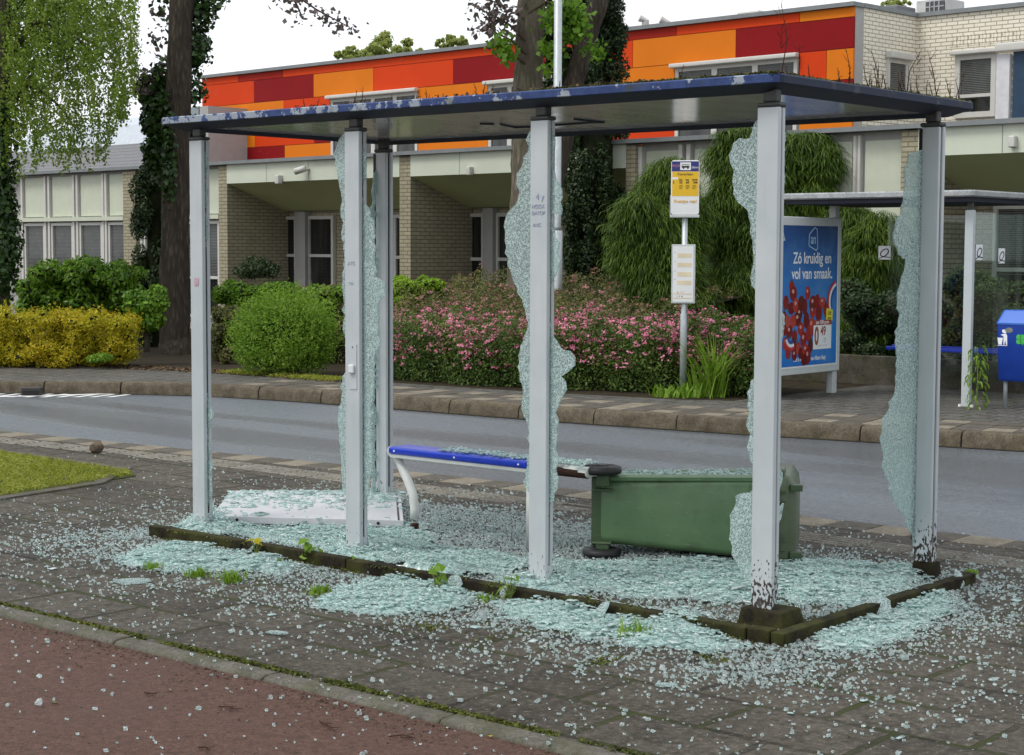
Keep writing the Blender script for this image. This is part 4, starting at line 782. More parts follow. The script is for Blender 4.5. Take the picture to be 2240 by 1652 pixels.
for va, vb, n in ((724, 916, 4), (1069, 1262, 4), (1477, 1747, 3)):
    u0, u1 = bu(va, 200, US)[0], bu(vb, 200, US)[0]; window(bld, u0+.02, u1-.02, US+.025, 3.75, 5.30, n, 4.75, True, blind=.16, fw=.08, depth=.06)
b = MB(); b.box(UA-.08, UB+.04, US-.1, US+.25, 6.115, 6.19); b.build('coping', M_COP, bld); bb('upper_flat_roof', M_ROOFG, UA, UB-.02, US+.2501, 15, 6.02, 6.1); bb('upper_flat_roof', M_ROOFG, UB-.019, UC, BS+.26, 15, 6.02, 6.1)
bb('end_screen', plain('grey_glass_screen', (.20, .25, .26), .2, .6), UA+.3, UA+1.5, US-1.2, US-1.1, 3.47, 5.25); bb('screen_post', M_GCOL, UA+1.55, UA+1.9, US-1.2, US-.021, 3.47, 5.25)
# pale brick wing
BS = 7.1
bb('upper_brick_side', M_BRKU, UB-.25, UB, US+.3, BS, 3.46, 6.115); bb('upper_brick_wall', M_BRKU, UB-.25, UC, BS+.0, BS+.25, 3.46, 6.11)
b = MB(); b.box(UB-.3, UB+.05, US+.251, BS-.06, 6.116, 6.192); b.box(UB-.3, UC, BS-.06, BS+.3, 6.116, 6.194); b.build('coping', M_COP, bld)
(s0_, za), (s1_, zb) = bs(1939, 128, UB), bs(1986, 195, UB)
f = MB(); z0_, z1_ = 4.35, za
f.box(UB, UB+.05, s0_, s0_+.06, z0_, z1_); f.box(UB, UB+.05, s1_-.06, s1_, z0_, z1_); f.box(UB, UB+.05, s0_+.06, s1_-.06, z1_-.07, z1_); f.box(UB, UB+.05, s0_+.06, s1_-.06, z0_, z0_+.07); f.box(UB, UB+.045, s0_+.55*(s1_-s0_)+.2, s0_+.55*(s1_-s0_)+.26, z0_+.07, z1_-.07)
w = f.build('window', M_WFR, bld); bb('pane', M_WIN, UB+.004, UB+.012, s0_+.01, s1_-.01, z0_+.01, z1_-.01, w); bb('shutter_box', M_WFR, UB+.001, UB+.16, s0_-.04, s1_+.04, z1_+.002, z1_+.13, w, .02)
q = MB(); z = z1_-.08
while z > z0_+.2: q.box(UB+.014, UB+.02, s0_+.08, s0_+.55*(s1_-s0_)+.18, z-.026, z); z -= .036
q.build('blind', M_BLIND, w)
u0, zt = bu(2094, 122, BS); u1 = bu(2215, 122, BS)[0]
window(bld, u0, bu(2184, 122, BS)[0], BS-.001, 4.2, zt, 1, bu(2100, 212, BS)[1], True, blind=.62, fw=.1); bb('grey_pillar', plain('white_pillar', (.62, .62, .64), .5), bu(2186, 122, BS)[0], u1, BS-.1, BS-.001, 3.5, zt-.05)
bb('sun_blind', plain('blue_blind', (.014, .045, .09), .5, var=.2), u1+.05, u1+1.4, BS-.06, BS-.002, 3.6, zt-.02); bb('shutter_box', M_WFR, bu(2186, 122, BS)[0], u1+1.5, BS-.2, BS-.101, zt-.02, zt+.14, bld, .03)
q = MB()
for k in range(34): q.box(u0-.15+k*.075, u0-.095+k*.075, BS-.012, BS-.001, zt+.17, zt+.37)
q.build('soldier_course', M_BRKU, bld)
# roof plant
def ron(name, vx0, vy0, vx1, vy1, s, m, dy=.7, cat='air unit', label=''):
    (ua, zt_), (ub, _) = bu(vx0, vy0, s), bu(vx1, vy1, s); o = MB(); o.box(ua, ub, s, s+dy, 6.10, zt_); o = o.build(name, m, bld, bevel=.02); return o, ua, ub, zt_
o, ua, ub, zt_ = ron('air_conditioner', 2004, 2, 2070, 2, 8.6, plain('ac_white', (.5, .5, .48), .5))
q = MB(); q.box(ua+.35*(ub-ua), ub-.03, 8.57, 8.599, 6.2, zt_-.05); g_ = q.build('grille', plain('grille_dark', (.07, .075, .08), .6), o)
q = MB()
for k in range(1, 4): z = 6.2+(zt_-6.25)*k/4; q.box(ua+.35*(ub-ua), ub-.03, 8.56, 8.569, z-.012, z+.012)
for k in range(1, 4): c = ua+.35*(ub-ua)+(ub-ua)*.6*k/4; q.box(c-.012, c+.012, 8.551, 8.559, 6.2, zt_-.05)
q.build('grille_bars', plain('bar_grey', (.35, .36, .36), .5), g_)
ron('air_conditioner', 1925, 14, 1962, 14, 8.2, plain('ac_grey', (.16, .17, .18), .5)); ron('roof_hatch', 1612, 27, 1660, 27, 7.0, plain('dome_white', (.62, .62, .58), .5))
for vx, vy in ((1412, 42), (1004, 107), (857, 140), (1520-62, 45)):
    u, z = bu(vx, vy, 6.2); q = MB(); q.tube([(u, 6.2, 6.1), (u, 6.2, z-.04), (u-.08, 6.1, z+.02)], .08, 10); q.build('roof_vent', plain('vent_grey', (.5, .48, .46), .5), bld)

# tiled house far left
hs = empty('tiled_house', BP+BEU*-38+BEY*10, BRZ, 'grey tiled roof of a house rising behind the panelled wing at left', 'house')
def tilemat():
    a = Mat('roof_tiles', (.10, .10, .105), .6, .4); x = a.node('SeparateXYZ', i0=a.co()); w1 = a.node('TexWave', {'wave_profile': 'SAW'}, Vector=a.node('CombineXYZ', i0=x.outputs[1]).outputs[0], Scale=.9).outputs[1]
    w2 = a.node('TexWave', {}, Vector=a.node('CombineXYZ', i0=x.outputs[0]).outputs[0], Scale=1.1).outputs[1]; n = a.noise(5, detail=5)
    a.set('Base Color', a.mix(a.ramp(w1, [(.0, .8), (.25, 0)]), a.mix(n, (.10, .10, .108), (.17, .168, .17)), (.035, .034, .036))); return a.bump(a.math('ADD', w1, w2), .6, .05).m
b = MB(); b.box(-8, 5.9, -2.6, 6, 0, 3.7); b.build('wall', M_BRK, hs); b = MB(); b.prism([(-8.3, -3.2, 3.65), (-8.3, 1.0, 5.25), (-8.3, 6.4, 3.65)], (14.7, 0, 0)); b.build('roof', tilemat(), hs)
b = MB(); b.prism([(-7.5, .6, 4.9), (-7.5, 1.5, 5.9), (-7.5, 5, 6.6), (-7.5, 7, 6.6), (-7.5, 7, 4.4)], (13.4, 0, 0)); b.build('metal_roof', plain('zinc_roof', (.42, .46, .50), .45, .5, var=.08), hs)

# ---------------------------------------------------------------- trees and shrubs
def dp(vx, vy, depth): return CAMLOC + ray(vx, vy)*depth
def barkmat(name, c1, c2, sc=8, moss=.0):
    a = Mat(name, c1, .9, .2); v = a.co(scale=(1, 1, .22)); n = a.noise(sc, vec=v, detail=8, rough=.75); vo = a.node('TexVoronoi', Vector=v, Scale=sc*2.2).outputs[0]
    c = a.mix(a.ramp(n, [(.36, 0), (.64, 1)]), c2, c1); c = a.mix(a.ramp(vo, [(.1, .0), (.5, .6)]), c, tuple(k*.45 for k in c2))
    if moss: c = a.mix(a.math('MULTIPLY', a.ramp(a.noise(2.5, detail=5), [(.45, 0), (.6, 1)]), moss), c, (.07, .085, .035))
    a.set('Base Color', c); return a.bump(a.math('SUBTRACT', n, a.math('MULTIPLY', vo, .6)), 1.0, .05).m
M_BARKD = barkmat('dark_bark', (.12, .098, .075), (.045, .035, .027), 9); M_BARKG = barkmat('grey_bark', (.30, .26, .20), (.125, .10, .075), 7, .35); M_TWIG = plain('twig_brown', (.06, .042, .03), .85, .2, var=.3)
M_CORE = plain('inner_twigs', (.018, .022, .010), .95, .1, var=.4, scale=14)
L_IVY = leafmat('ivy_leaves', [(.012, .03, .008), (.03, .07, .014), (.06, .12, .025)], .15, .35); L_BIRCH = leafmat('birch_leaves', [(.07, .13, .014), (.16, .25, .025), (.30, .38, .06)], .5)
L_CYP = leafmat('cypress_leaves', [(.012, .028, .010), (.028, .055, .016), (.06, .10, .026)], .15); L_DROOP = leafmat('drooping_sprays', [(.022, .05, .005), (.065, .125, .010), (.17, .25, .022)], .25)
L_MAPLE = leafmat('bright_leaves', [(.07, .17, .012), (.13, .27, .02), (.20, .34, .04)], .5); L_BACK = leafmat('distant_leaves', [(.20, .26, .06), (.34, .40, .10), (.46, .48, .18)], .5); L_PALE = leafmat('pale_backed_leaves', [(.10, .075, .07), (.17, .13, .12), (.05, .06, .02)], .3)
L_RHOD = leafmat('rhododendron_leaves', [(.045, .11, .008), (.12, .25, .016), (.26, .42, .045)], .35, .4); L_YEL = leafmat('yellow_leaves', [(.20, .24, .010), (.42, .39, .014), (.60, .50, .028), (.54, .32, .02)], .4)
L_LIME = leafmat('lime_leaves', [(.12, .26, .01), (.25, .42, .02), (.38, .52, .05)], .4); L_DOME = leafmat('light_green_leaves', [(.09, .19, .014), (.20, .36, .03), (.36, .50, .09)], .45); L_BOX = leafmat('box_leaves', [(.06, .15, .008), (.15, .31, .016), (.27, .42, .03)], .3)
L_SPI = leafmat('spiraea_leaves', [(.025, .06, .008), (.07, .13, .016), (.16, .22, .035)], .3); L_SPI2 = leafmat('faded_spiraea_leaves', [(.06, .08, .018), (.13, .14, .035), (.20, .18, .06)], .3)
L_PINK = leafmat('pink_flowers', [(.50, .09, .20), (.74, .22, .36), (.82, .42, .50)], .35); L_PINKF = leafmat('faded_flowers', [(.30, .12, .12), (.42, .20, .19), (.30, .17, .11)], .3)
L_GREY = leafmat('grey_green_leaves', [(.05, .085, .025), (.12, .17, .05), (.30, .34, .17)], .3); L_WEED = leafmat('weed_leaves', [(.10, .20, .015), (.19, .33, .03), (.30, .42, .06)], .45); L_DARK = leafmat('dark_shrub_leaves', [(.012, .03, .010), (.03, .06, .016), (.06, .10, .03)], .2)
def trunkpts(vs, depth): return [dp(x, y, depth) for x, y in vs]
def finetube(b, P, r0, r1, seg=14, jit=.06, step=.25):
    P = [np.array(p) for p in P]; Q, Rr = [], []; L = [0]
    for a, c in zip(P[:-1], P[1:]): L.append(L[-1]+np.linalg.norm(c-a))
    n = max(2, int(L[-1]/step))
    for i in range(n+1):
        s = L[-1]*i/n; k = max(j for j in range(len(L)) if L[j] <= s+1e-6); k = min(k, len(P)-2); t = (s-L[k])/(L[k+1]-L[k]); Q.append(P[k]*(1-t)+P[k+1]*t); Rr.append(r0+(r1-r0)*i/n)
    return b.tube(Q, Rr, seg, jit=jit)

# tree 1: ivy-clad trunk
iv = dp(384, 768, 28.4); iv[2] = .044; ivy = empty('ivy_tree', iv, 0, 'tall dark trunk wrapped in ivy, standing left of the nearer shelter', 'tree')
def T(o, b): c = np.array(o.location); b.v = [tuple(np.array(p)-c) for p in b.v]; return b
tp = [dp(x, y, 28.4) for x, y in ((385, 790), (384, 740), (381, 640), (383, 500), (386, 300), (393, 120), (397, 0), (402, -200), (404, -420))]
b = MB(); finetube(b, tp, .255, .165); b.tube([tp[0]-np.array([0, 0, .1]), tp[0]+np.array([0, 0, .15]), tp[1]], [.36, .31, .25], 14, jit=.1); T(ivy, b).build('trunk', M_BARKD, ivy, smooth=True)
b = MB(); finetube(b, [tp[6], dp(470, -60, 28), dp(560, -70, 27.6), dp(640, -10, 27.5), dp(662, 40, 27.5)], .05, .012, 8, .05, .2); finetube(b, [dp(620, -30, 27.5), dp(690, 20, 27.5), dp(765, 60, 27.4)], .02, .008, 6, .05, .2); T(ivy, b).build('branch', M_TWIG, ivy)
Pi, Ni = [], []
ic = np.array(iv)
for vx, vy, rx, ry, n in ((345, 250, 44, 66, 1300), (350, 335, 42, 50, 1200), (325, 190, 36, 42, 330), (360, 160, 34, 40, 260), (432, 110, 32, 50, 420), (440, 30, 36, 46, 380), (425, 200, 22, 40, 170), (362, 20, 28, 40, 70), (345, 80, 22, 50, 45), (468, 5, 36, 22, 90), (362, 380, 30, 36, 330), (420, 300, 14, 50, 110), (388, -120, 70, 120, 500)):
    c = dp(vx, vy, 28.62); k = 28.6/FPX; p, nn = clump_pts([c], [(rx*k, .26, ry*k)], n, .4); Pi.append(p); Ni.append(nn)
Pi, Ni = np.concatenate(Pi), np.concatenate(Ni); up_ = (Pi[:, 0] < dp(388, 100, 28.6)[0]-.15) & (Pi[:, 2] > dp(388, 210, 28.6)[2]); up_ &= RNG.random(len(Pi)) < .75; leaves('ivy', (Pi-ic)[~up_], Ni[~up_], .105, L_IVY, ivy, .8, .7); leaves('pale_ivy', (Pi-ic)[up_], Ni[up_], .10, L_PALE, ivy, .75)
p, nn = clump_pts([dp(372, 345, 28.15), dp(362, 260, 28.2), dp(368, 390, 28.15)], [(.16, .08, .5)]*3, 420, .4); leaves('front_ivy', p-ic, nn, .10, L_IVY, ivy, .8)
Pb_ = [];
for vx, vy, n in ((640, 0, 26), (655, 28, 30), (700, 25, 14), (725, 38, 26), (752, 52, 26), (765, 68, 16), (622, 4, 16), (850-744+744, 10, 0)):
    c = dp(min(vx, 770), vy, 27.5) if n else None
    if n: Pb_.append(c+RNG.normal(size=(n, 3))*np.array([.10, .12, .09]))
Pb_ = np.concatenate(Pb_); Pb_ = Pb_[(np.array([0]*len(Pb_)) == 0)]; leaves('sprig_leaves', Pb_-ic, RNG.normal(size=Pb_.shape), .095, L_PALE, ivy, .75)

# tree 2: weeping birch at the left edge
bt = dp(2, 700, 27.0); bt[2] = .044; birch = empty('birch_tree', bt, 0, 'weeping birch with light green hanging foliage, dark trunk at the left edge', 'tree'); bc = np.array(bt)
b = MB(); finetube(b, [dp(2, 730, 27), dp(-2, 400, 27), dp(4, 200, 27), dp(10, 0, 27), dp(16, -300, 27)], .15, .10)
for P in ([(10, 60), (90, -60), (200, -40), (270, 60)], [(6, 150), (80, 40), (180, 90), (240, 180)], [(10, 0), (60, -120), (150, -150), (290, -60)], [(6, 260), (60, 180), (130, 230), (170, 290)]): finetube(b, [dp(x, y, 27.2) for x, y in P], .04, .01, 7, .05, .2)
T(birch, b).build('trunk', M_BARKD, birch, smooth=True)
Ps = []
for k in range(640):
    vx = RNG.uniform(-60, 300); lim = np.interp(vx, [-60, 40, 110, 180, 240, 285, 300], [400, 395, 370, 385, 340, 250, 150]); top = RNG.uniform(-160, lim*.75); d = RNG.uniform(25.4, 28.8); n = int(RNG.uniform(34, 80)); L = RNG.uniform(50, 170); y1 = min(top+L, lim+RNG.uniform(-40, 20))
    if y1 < top+15: continue
    t = RNG.random(n); sway = RNG.uniform(-14, 14)
    for q in t: Ps.append(dp(vx+sway*q*q+RNG.normal()*5, top+(y1-top)*q, d+RNG.normal()*.06))
Ps = np.array(Ps); leaves('crown', Ps-bc, RNG.normal(size=Ps.shape)*np.array([1, 1, .4]), .052, L_BIRCH, birch, .7, .5, .5)
cs = [dp(x, y, 27.8) for x, y in ((60, 40), (150, 60), (30, 150), (100, 130), (150, -20))]; p, nn = clump_pts(cs, [.85]*5, 9000, .3); leaves('inner_foliage', p-bc, nn, .06, L_BIRCH, birch, .7)
p, nn = clump_pts([dp(4, 440, 26.8), dp(6, 560, 26.8), dp(12, 330, 26.8), dp(18, 520, 26.9)], [(.22, .22, .8)]*4, 2200, .6); leaves('ivy', p-bc, nn, .09, L_IVY, birch, .8)

# tree 3: twin trunk tree
tw = dp(1142, 735, 26.8); tw[2] = .044; twin = empty('twin_trunk_tree', tw, 0, 'large grey-barked tree with two trunks forking behind the nearer shelter roof', 'tree'); tc_ = np.array(tw)
b = MB(); finetube(b, [dp(1140, 770, 26.8), dp(1143, 640, 26.8), dp(1150, 420, 26.8), dp(1152, 300, 26.8), dp(1155, 190, 26.8), dp(1160, 60, 26.8), dp(1166, -60, 26.8), dp(1172, -300, 26.8)], .25, .20, 18, .07, .16); T(twin, b).build('trunk', M_BARKG, twin, smooth=True)
b = MB(); finetube(b, [dp(1170, 560, 26.8), dp(1196, 450, 26.9), dp(1228, 330, 27.0), dp(1250, 200, 27.1), dp(1282, 90, 27.1), dp(1312, 0, 27.1), dp(1360, -220, 27.2)], .165, .15, 14, .06, .16); T(twin, b).build('second_trunk', M_BARKD, twin, smooth=True)
b = MB()
for P in ([(1150, 90), (1110, 50), (1060, 25), (1030, 10)], [(1152, 120), (1115, 85), (1075, 70), (1040, 62)], [(1155, 30), (1200, 0), (1245, 30), (1262, 60)], [(1150, 140), (1110, 110), (1080, 120)]): finetube(b, [dp(x, y, 26.6) for x, y in P], .025, .008, 6, .05, .15)
T(twin, b).build('branch', M_TWIG, twin)
P1 = np.concatenate([dp(vx, vy, 26.4)+RNG.normal(size=(n, 3))*np.array([.11, .15, .09]) for vx, vy, n in ((1050, 20, 26), (1075, 22, 26), (1092, 10, 26), (1100, 50, 26), (1055, 52, 16), (1048, 62, 16), (1078, 75, 20), (1082, 58, 16), (1110, 30, 30), (1100, 85, 16), (1065, 0, 22), (1090, -30, 60))])
leaves('pale_leaves', P1-tc_, RNG.normal(size=P1.shape), .11, L_PALE, twin, .8)
P2 = np.concatenate([dp(vx, vy, 26.2)+RNG.normal(size=(n, 3))*np.array([s, s, s*.8]) for vx, vy, n, s in ((1235, 35, 190, .14), (1262, 55, 130, .11), (1212, 50, 110, .11), (1245, 15, 110, .12), (1250, 75, 60, .09), (1098, 100, 90, .11), (1110, 118, 50, .08), (1215, 120, 40, .07), (1196, 105, 40, .07), (1300, 115, 46, .1), (1305, 100, 26, .08), (1205, 150, 30, .08))])
leaves('crown', P2-tc_, RNG.normal(size=P2.shape)+np.array([0, -.5, .6]), .105, L_MAPLE, twin, .85)
p, nn = clump_pts([dp(x, y, 27.2) for x, y in ((1208, 80), (1212, 180), (1200, 30), (1206, 260), (1230, 130))], [(.18, .2, .5)]*5, 1500, .4); leaves('ivy', p-tc_, nn, .1, L_IVY, twin, .8)

# columns of cypress
def cypress(vx, wpx, ytop, ybot, depth, label, n, taper=.5):
    c0_ = dp(vx, ybot, depth); c0_[2] = .044; o = empty('cypress_tree', c0_, 0, label, 'tree', None); k = depth/FPX; zt_ = dp(vx, ytop, depth)[2]; cs, rs = [], []; m = int((zt_)/.16)
    for i in range(m*3):
        t = RNG.random(); z = .1+t*(zt_-.2); r = wpx*k*.5*(1-.0*t)*(1 if t < taper else max(.12, 1-((t-taper)/(1-taper))**1.5)); a = RNG.uniform(0, 6.28); q = RNG.uniform(.5, .85); cs.append((r*q*math.cos(a), r*q*math.sin(a), z)); rs.append((r*.30, r*.30, r*.55))
    p, nn = clump_pts(cs, rs, n, .7); leaves('crown', p, nn+np.array([0, 0, .6]), .07, L_CYP, o, .5, .6)
    b = MB(); m_ = 9; b.tube([(0, 0, z) for z in np.linspace(0, zt_*.97, m_)], [wpx*k*.5*.48*(1 if i/m_ < taper else max(.06, 1-((i/m_-taper)/(1-taper))**1.4)) for i in range(m_)], 14, jit=.12); b.build('trunk', M_CORE, o); return o
cypress(1302, 140, -190, 650, 28.6, 'broad dark cypress column behind the twin-trunk tree', 60000, .80)
cypress(352, 118, 300, 690, 30.5, 'dark narrow cypress column behind the ivy-clad trunk', 22000, .75)

# drooping conifers
def droop(parts, depth, label, n, L=.15):
    c0_ = dp(parts[0][0], 700, depth); c0_[2] = .044; o = empty('drooping_conifer', c0_, 0, label, 'tree', 'drooping conifers behind the far pavement'); cs, rs = [], []
    rg = random.Random(int(parts[0][0])); full = []
    for vx, vy, rx, ry, dd in parts:
        full.append((vx, vy, rx*.84, ry*.84, dd))
        for _ in range(18): a_, q_ = rg.uniform(0, 6.28), rg.uniform(.3, 1.0); full.append((vx+rx*.8*q_*math.cos(a_), vy+ry*.8*q_*math.sin(a_)*(1 if math.sin(a_) > 0 else .95), rx*rg.uniform(.12, .34), ry*rg.uniform(.10, .26), dd-rg.uniform(0, 1.0)*rx*(depth/FPX)*.75*(1-q_*.6)))
    for vx, vy, rx, ry, dd in full: k = (depth+dd)/FPX; cs.append(dp(vx, vy, depth+dd)); rs.append((rx*k, rx*k*.8, ry*k))
    cs, rs = np.array(cs), np.array(rs); c = np.array(c0_); p, nn = clump_pts(cs, rs, n, .7); out = nn.copy(); out[:, 2] = 0
    keep = p[:, 2] > .15; strands('crown', (p-c)[keep], L, .010, L_DROOP, o, out[keep]*.9, .9); core('inner_twigs', cs-c, rs, M_CORE, o, .74)['kind'] = 'stuff'
    b = MB(); b.tube([(0, 0, -.05), (0, 0, max(.5, cs[0][2]))], [.12, .06], 10); b.build('trunk', M_BARKD, o); return o
droop([(1450, 600, 95, 130, 0), (1420, 510, 80, 85, 0), (1460, 430, 75, 70, .2), (1400, 470, 55, 60, -.2), (1470, 375, 45, 40, .1), (1480, 680, 100, 70, -.2), (1375, 560, 40, 60, 0), (1490, 500, 60, 90, .3)], 24.5, 'drooping green conifer behind the bus stop sign', 120000)
droop([(1660, 560, 110, 160, 0), (1640, 420, 85, 90, 0), (1700, 360, 80, 80, .3), (1760, 330, 70, 50, .2), (1800, 360, 45, 50, 0), (1590, 350, 45, 55, .1), (1760, 440, 90, 60, .2), (1600, 640, 80, 80, -.4), (1575, 480, 40, 80, -.1), (1850, 560, 90, 130, .3), (1780, 600, 100, 150, .2), (1620, 300, 50, 30, 0)], 25.5, 'large drooping conifer rising above the advertising panel', 170000)
droop([(1915, 440, 70, 50, 0), (1915, 390, 42, 42, 0), (1870, 450, 70, 40, -.1), (1940, 460, 50, 60, 0), (1880, 620, 80, 140, -1.5), (1920, 540, 80, 90, -1.6), (1900, 730, 90, 90, -1.8), (1850, 500, 60, 70, -1.2)], 26.5, 'smaller rounded drooping conifer left of the rear right shelter post', 110000)

def bush(name, label, cat, parts, depth, n, size, lm, aspect=.55, group=None, shell=.75, jit=.6, corem=M_CORE, coref=.74, lab2=None):
    cx = sum(p[0] for p in parts)/len(parts); c0_ = dp(cx, parts[0][1], depth); c0_[2] = .044; o = empty(name, c0_, 0, label, cat, group); c = np.array(c0_); cs, rs = [], []
    for q in parts: vx, vy, rx, ry = q[:4]; dd = q[4] if len(q) > 4 else 0; k = (depth+dd)/FPX; cs.append(dp(vx, vy, depth+dd)); rs.append((rx*k, min(rx*k, .9), ry*k))
    cs, rs = np.array(cs), np.array(rs); p, nn = clump_pts(cs, rs, n, shell); keep = p[:, 2] > .05; leaves('foliage', (p-c)[keep], nn[keep], size, lm, o, aspect, jit)
    if corem: core('branches', cs-c, rs, corem, o, coref)['kind'] = 'stuff'
    return o
def shoots(o, parts, depth, n, L, lm, size, per=9, up=.5, aspect=.42):      # leafy shoots sticking out of a shrub
    c = np.array(o.location); cs, rs = [], []
    for q in parts: vx, vy, rx, ry = q[:4]; dd = q[4] if len(q) > 4 else 0; k = (depth+dd)/FPX; cs.append(dp(vx, vy, depth+dd)); rs.append((rx*k, min(rx*k, .9), ry*k))
    p, nn = clump_pts(np.array(cs), np.array(rs), n, .8); nn = nn+np.array([0, 0, up])+RNG.normal(size=nn.shape)*.25; nn /= np.linalg.norm(nn, axis=1, keepdims=True)
    t = RNG.random((n, per, 1)); LL = L*RNG.uniform(.4, 1.2, (n, 1, 1)); P = (p[:, None]+nn[:, None]*LL*t+RNG.normal(size=(n, per, 3))*.012).reshape(-1, 3); P = P[P[:, 2] > .06]
    leaves('shoots', P-c, RNG.normal(size=P.shape), size, lm, o, aspect, .3)
def lumps(x0, x1, ytopf, ybot, r, n, seed):
    rg = random.Random(seed); return [(x, rg.uniform(ytopf(x)+r*.8, max(ytopf(x)+r*.9, ybot-r*.3)), r*rg.uniform(.75, 1.3), r*rg.uniform(.6, 1.0), rg.uniform(-.5, .6)) for x in [rg.uniform(x0+r*.6, x1-r*.6) for _ in range(n)]]
RH = lumps(40, 310, lambda x: np.interp(x, [40, 80, 150, 180, 230, 310], [612, 570, 548, 556, 566, 574]), 690, 24, 110, 1)
bush('rhododendron', 'big glossy rhododendron bush under the left panelled wing', 'bush', RH, 28.8, 20000, .10, L_RHOD, .42, shell=.6, coref=.6)
YH = lumps(-60, 300, lambda x: np.interp(x, [-60, 60, 150, 250, 300], [672, 668, 674, 672, 690]), 800, 20, 190, 2)
yh = bush('spiraea_hedge', 'yellow and orange leaved spiraea hedge at the left edge', 'hedge', YH, 25.2, 42000, .042, L_YEL, .5, shell=.5, coref=.42); shoots(yh, YH, 25.2, 2600, .13, L_YEL, .036)
bush('shrub', 'small bright green shrub on a short stem beside the ivy-clad trunk', 'shrub', [(310, 668, 38, 30), (340, 660, 28, 26), (295, 650, 24, 16), (330, 700, 30, 24), (346, 640, 20, 16)], 25.6, 2600, .085, L_RHOD, .6)
b = MB(); b.tube([dp(322, 770, 25.6), dp(320, 730, 25.6), dp(312, 690, 25.6)], [.045, .035, .025], 8); so_ = bpy.data.objects['shrub']; T(so_, b).build('stem', M_BARKD, so_)
DOME = [(618, 740, 92, 72), (560, 750, 46, 54), (680, 748, 46, 56), (620, 695, 60, 36), (600, 785, 76, 38), (650, 785, 66, 40), (575, 705, 36, 34), (668, 702, 40, 36), (640, 668, 26, 20), (700, 720, 26, 30)]
dm = bush('dome_shrub', 'rounded light green shrub between the two left posts', 'shrub', DOME, 23.7, 9000, .050, L_DOME, .42, jit=.9, shell=.5, coref=.55)
shoots(dm, DOME, 23.7, 3000, .30, L_DOME, .036, 10, 1.1)
bush('box_hedge', 'clipped bright green box hedge below the ground floor windows', 'hedge', lumps(474, 655, lambda x: 606+(x-474)*.06, 680, 20, 40, 5), 30.5, 11000, .055, L_BOX, .6)
bush('shrub', 'loose light green shrub behind the rounded shrub, left of the second post', 'shrub', lumps(640, 765, lambda x: np.interp(x, [640, 700, 765], [640, 612, 625]), 760, 22, 40, 6), 26.5, 11000, .055, L_DOME, .45)
bush('lime_shrub', 'lime green shrub behind the rear left post of the nearer shelter', 'shrub', lumps(855, 968, lambda x: np.interp(x, [855, 920, 968], [600, 598, 612]), 690, 20, 26, 7), 26.6, 7000, .06, L_LIME, .5)
bush('shrub', 'yellowish green shrub beside the front left shelter post', 'shrub', lumps(462, 540, lambda x: np.interp(x, [462, 540], [655, 662]), 790, 20, 26, 8), 26.2, 8000, .045, L_SPI2, .5)
bush('shrub', 'thin dark shrub against the brick return wall', 'shrub', [(560, 585, 36, 24), (540, 595, 30, 16), (590, 590, 26, 18)], 33, 900, .08, L_DARK, .5, corem=None)
bush('dark_shrub', 'dark leafy shrub at the foot of the broad cypress', 'shrub', lumps(1235, 1345, lambda x: 600, 680, 22, 16, 9), 30.5, 5000, .055, L_SPI, .5)
bush('grey_green_hedge', 'loose grey-green hedge behind the farther shelter at the right edge', 'hedge', lumps(2062, 2300, lambda x: np.interp(x, [2062, 2100, 2180, 2300], [578, 572, 600, 610]), 800, 28, 80, 10), 22.0, 24000, .048, L_GREY, .45)
bush('dark_shrub', 'dark shrub behind the back glass of the farther shelter', 'shrub', lumps(1838, 2070, lambda x: np.interp(x, [1838, 1960, 2070], [600, 640, 640]), 830, 30, 50, 11), 23.0, 14000, .06, L_DARK, .5)
bush('ground_plant', 'low green plant at the foot of the yellow hedge', 'plant', [(225, 782, 22, 9), (205, 785, 16, 8)], 24.6, 500, .06, L_DOME, .4, corem=None)
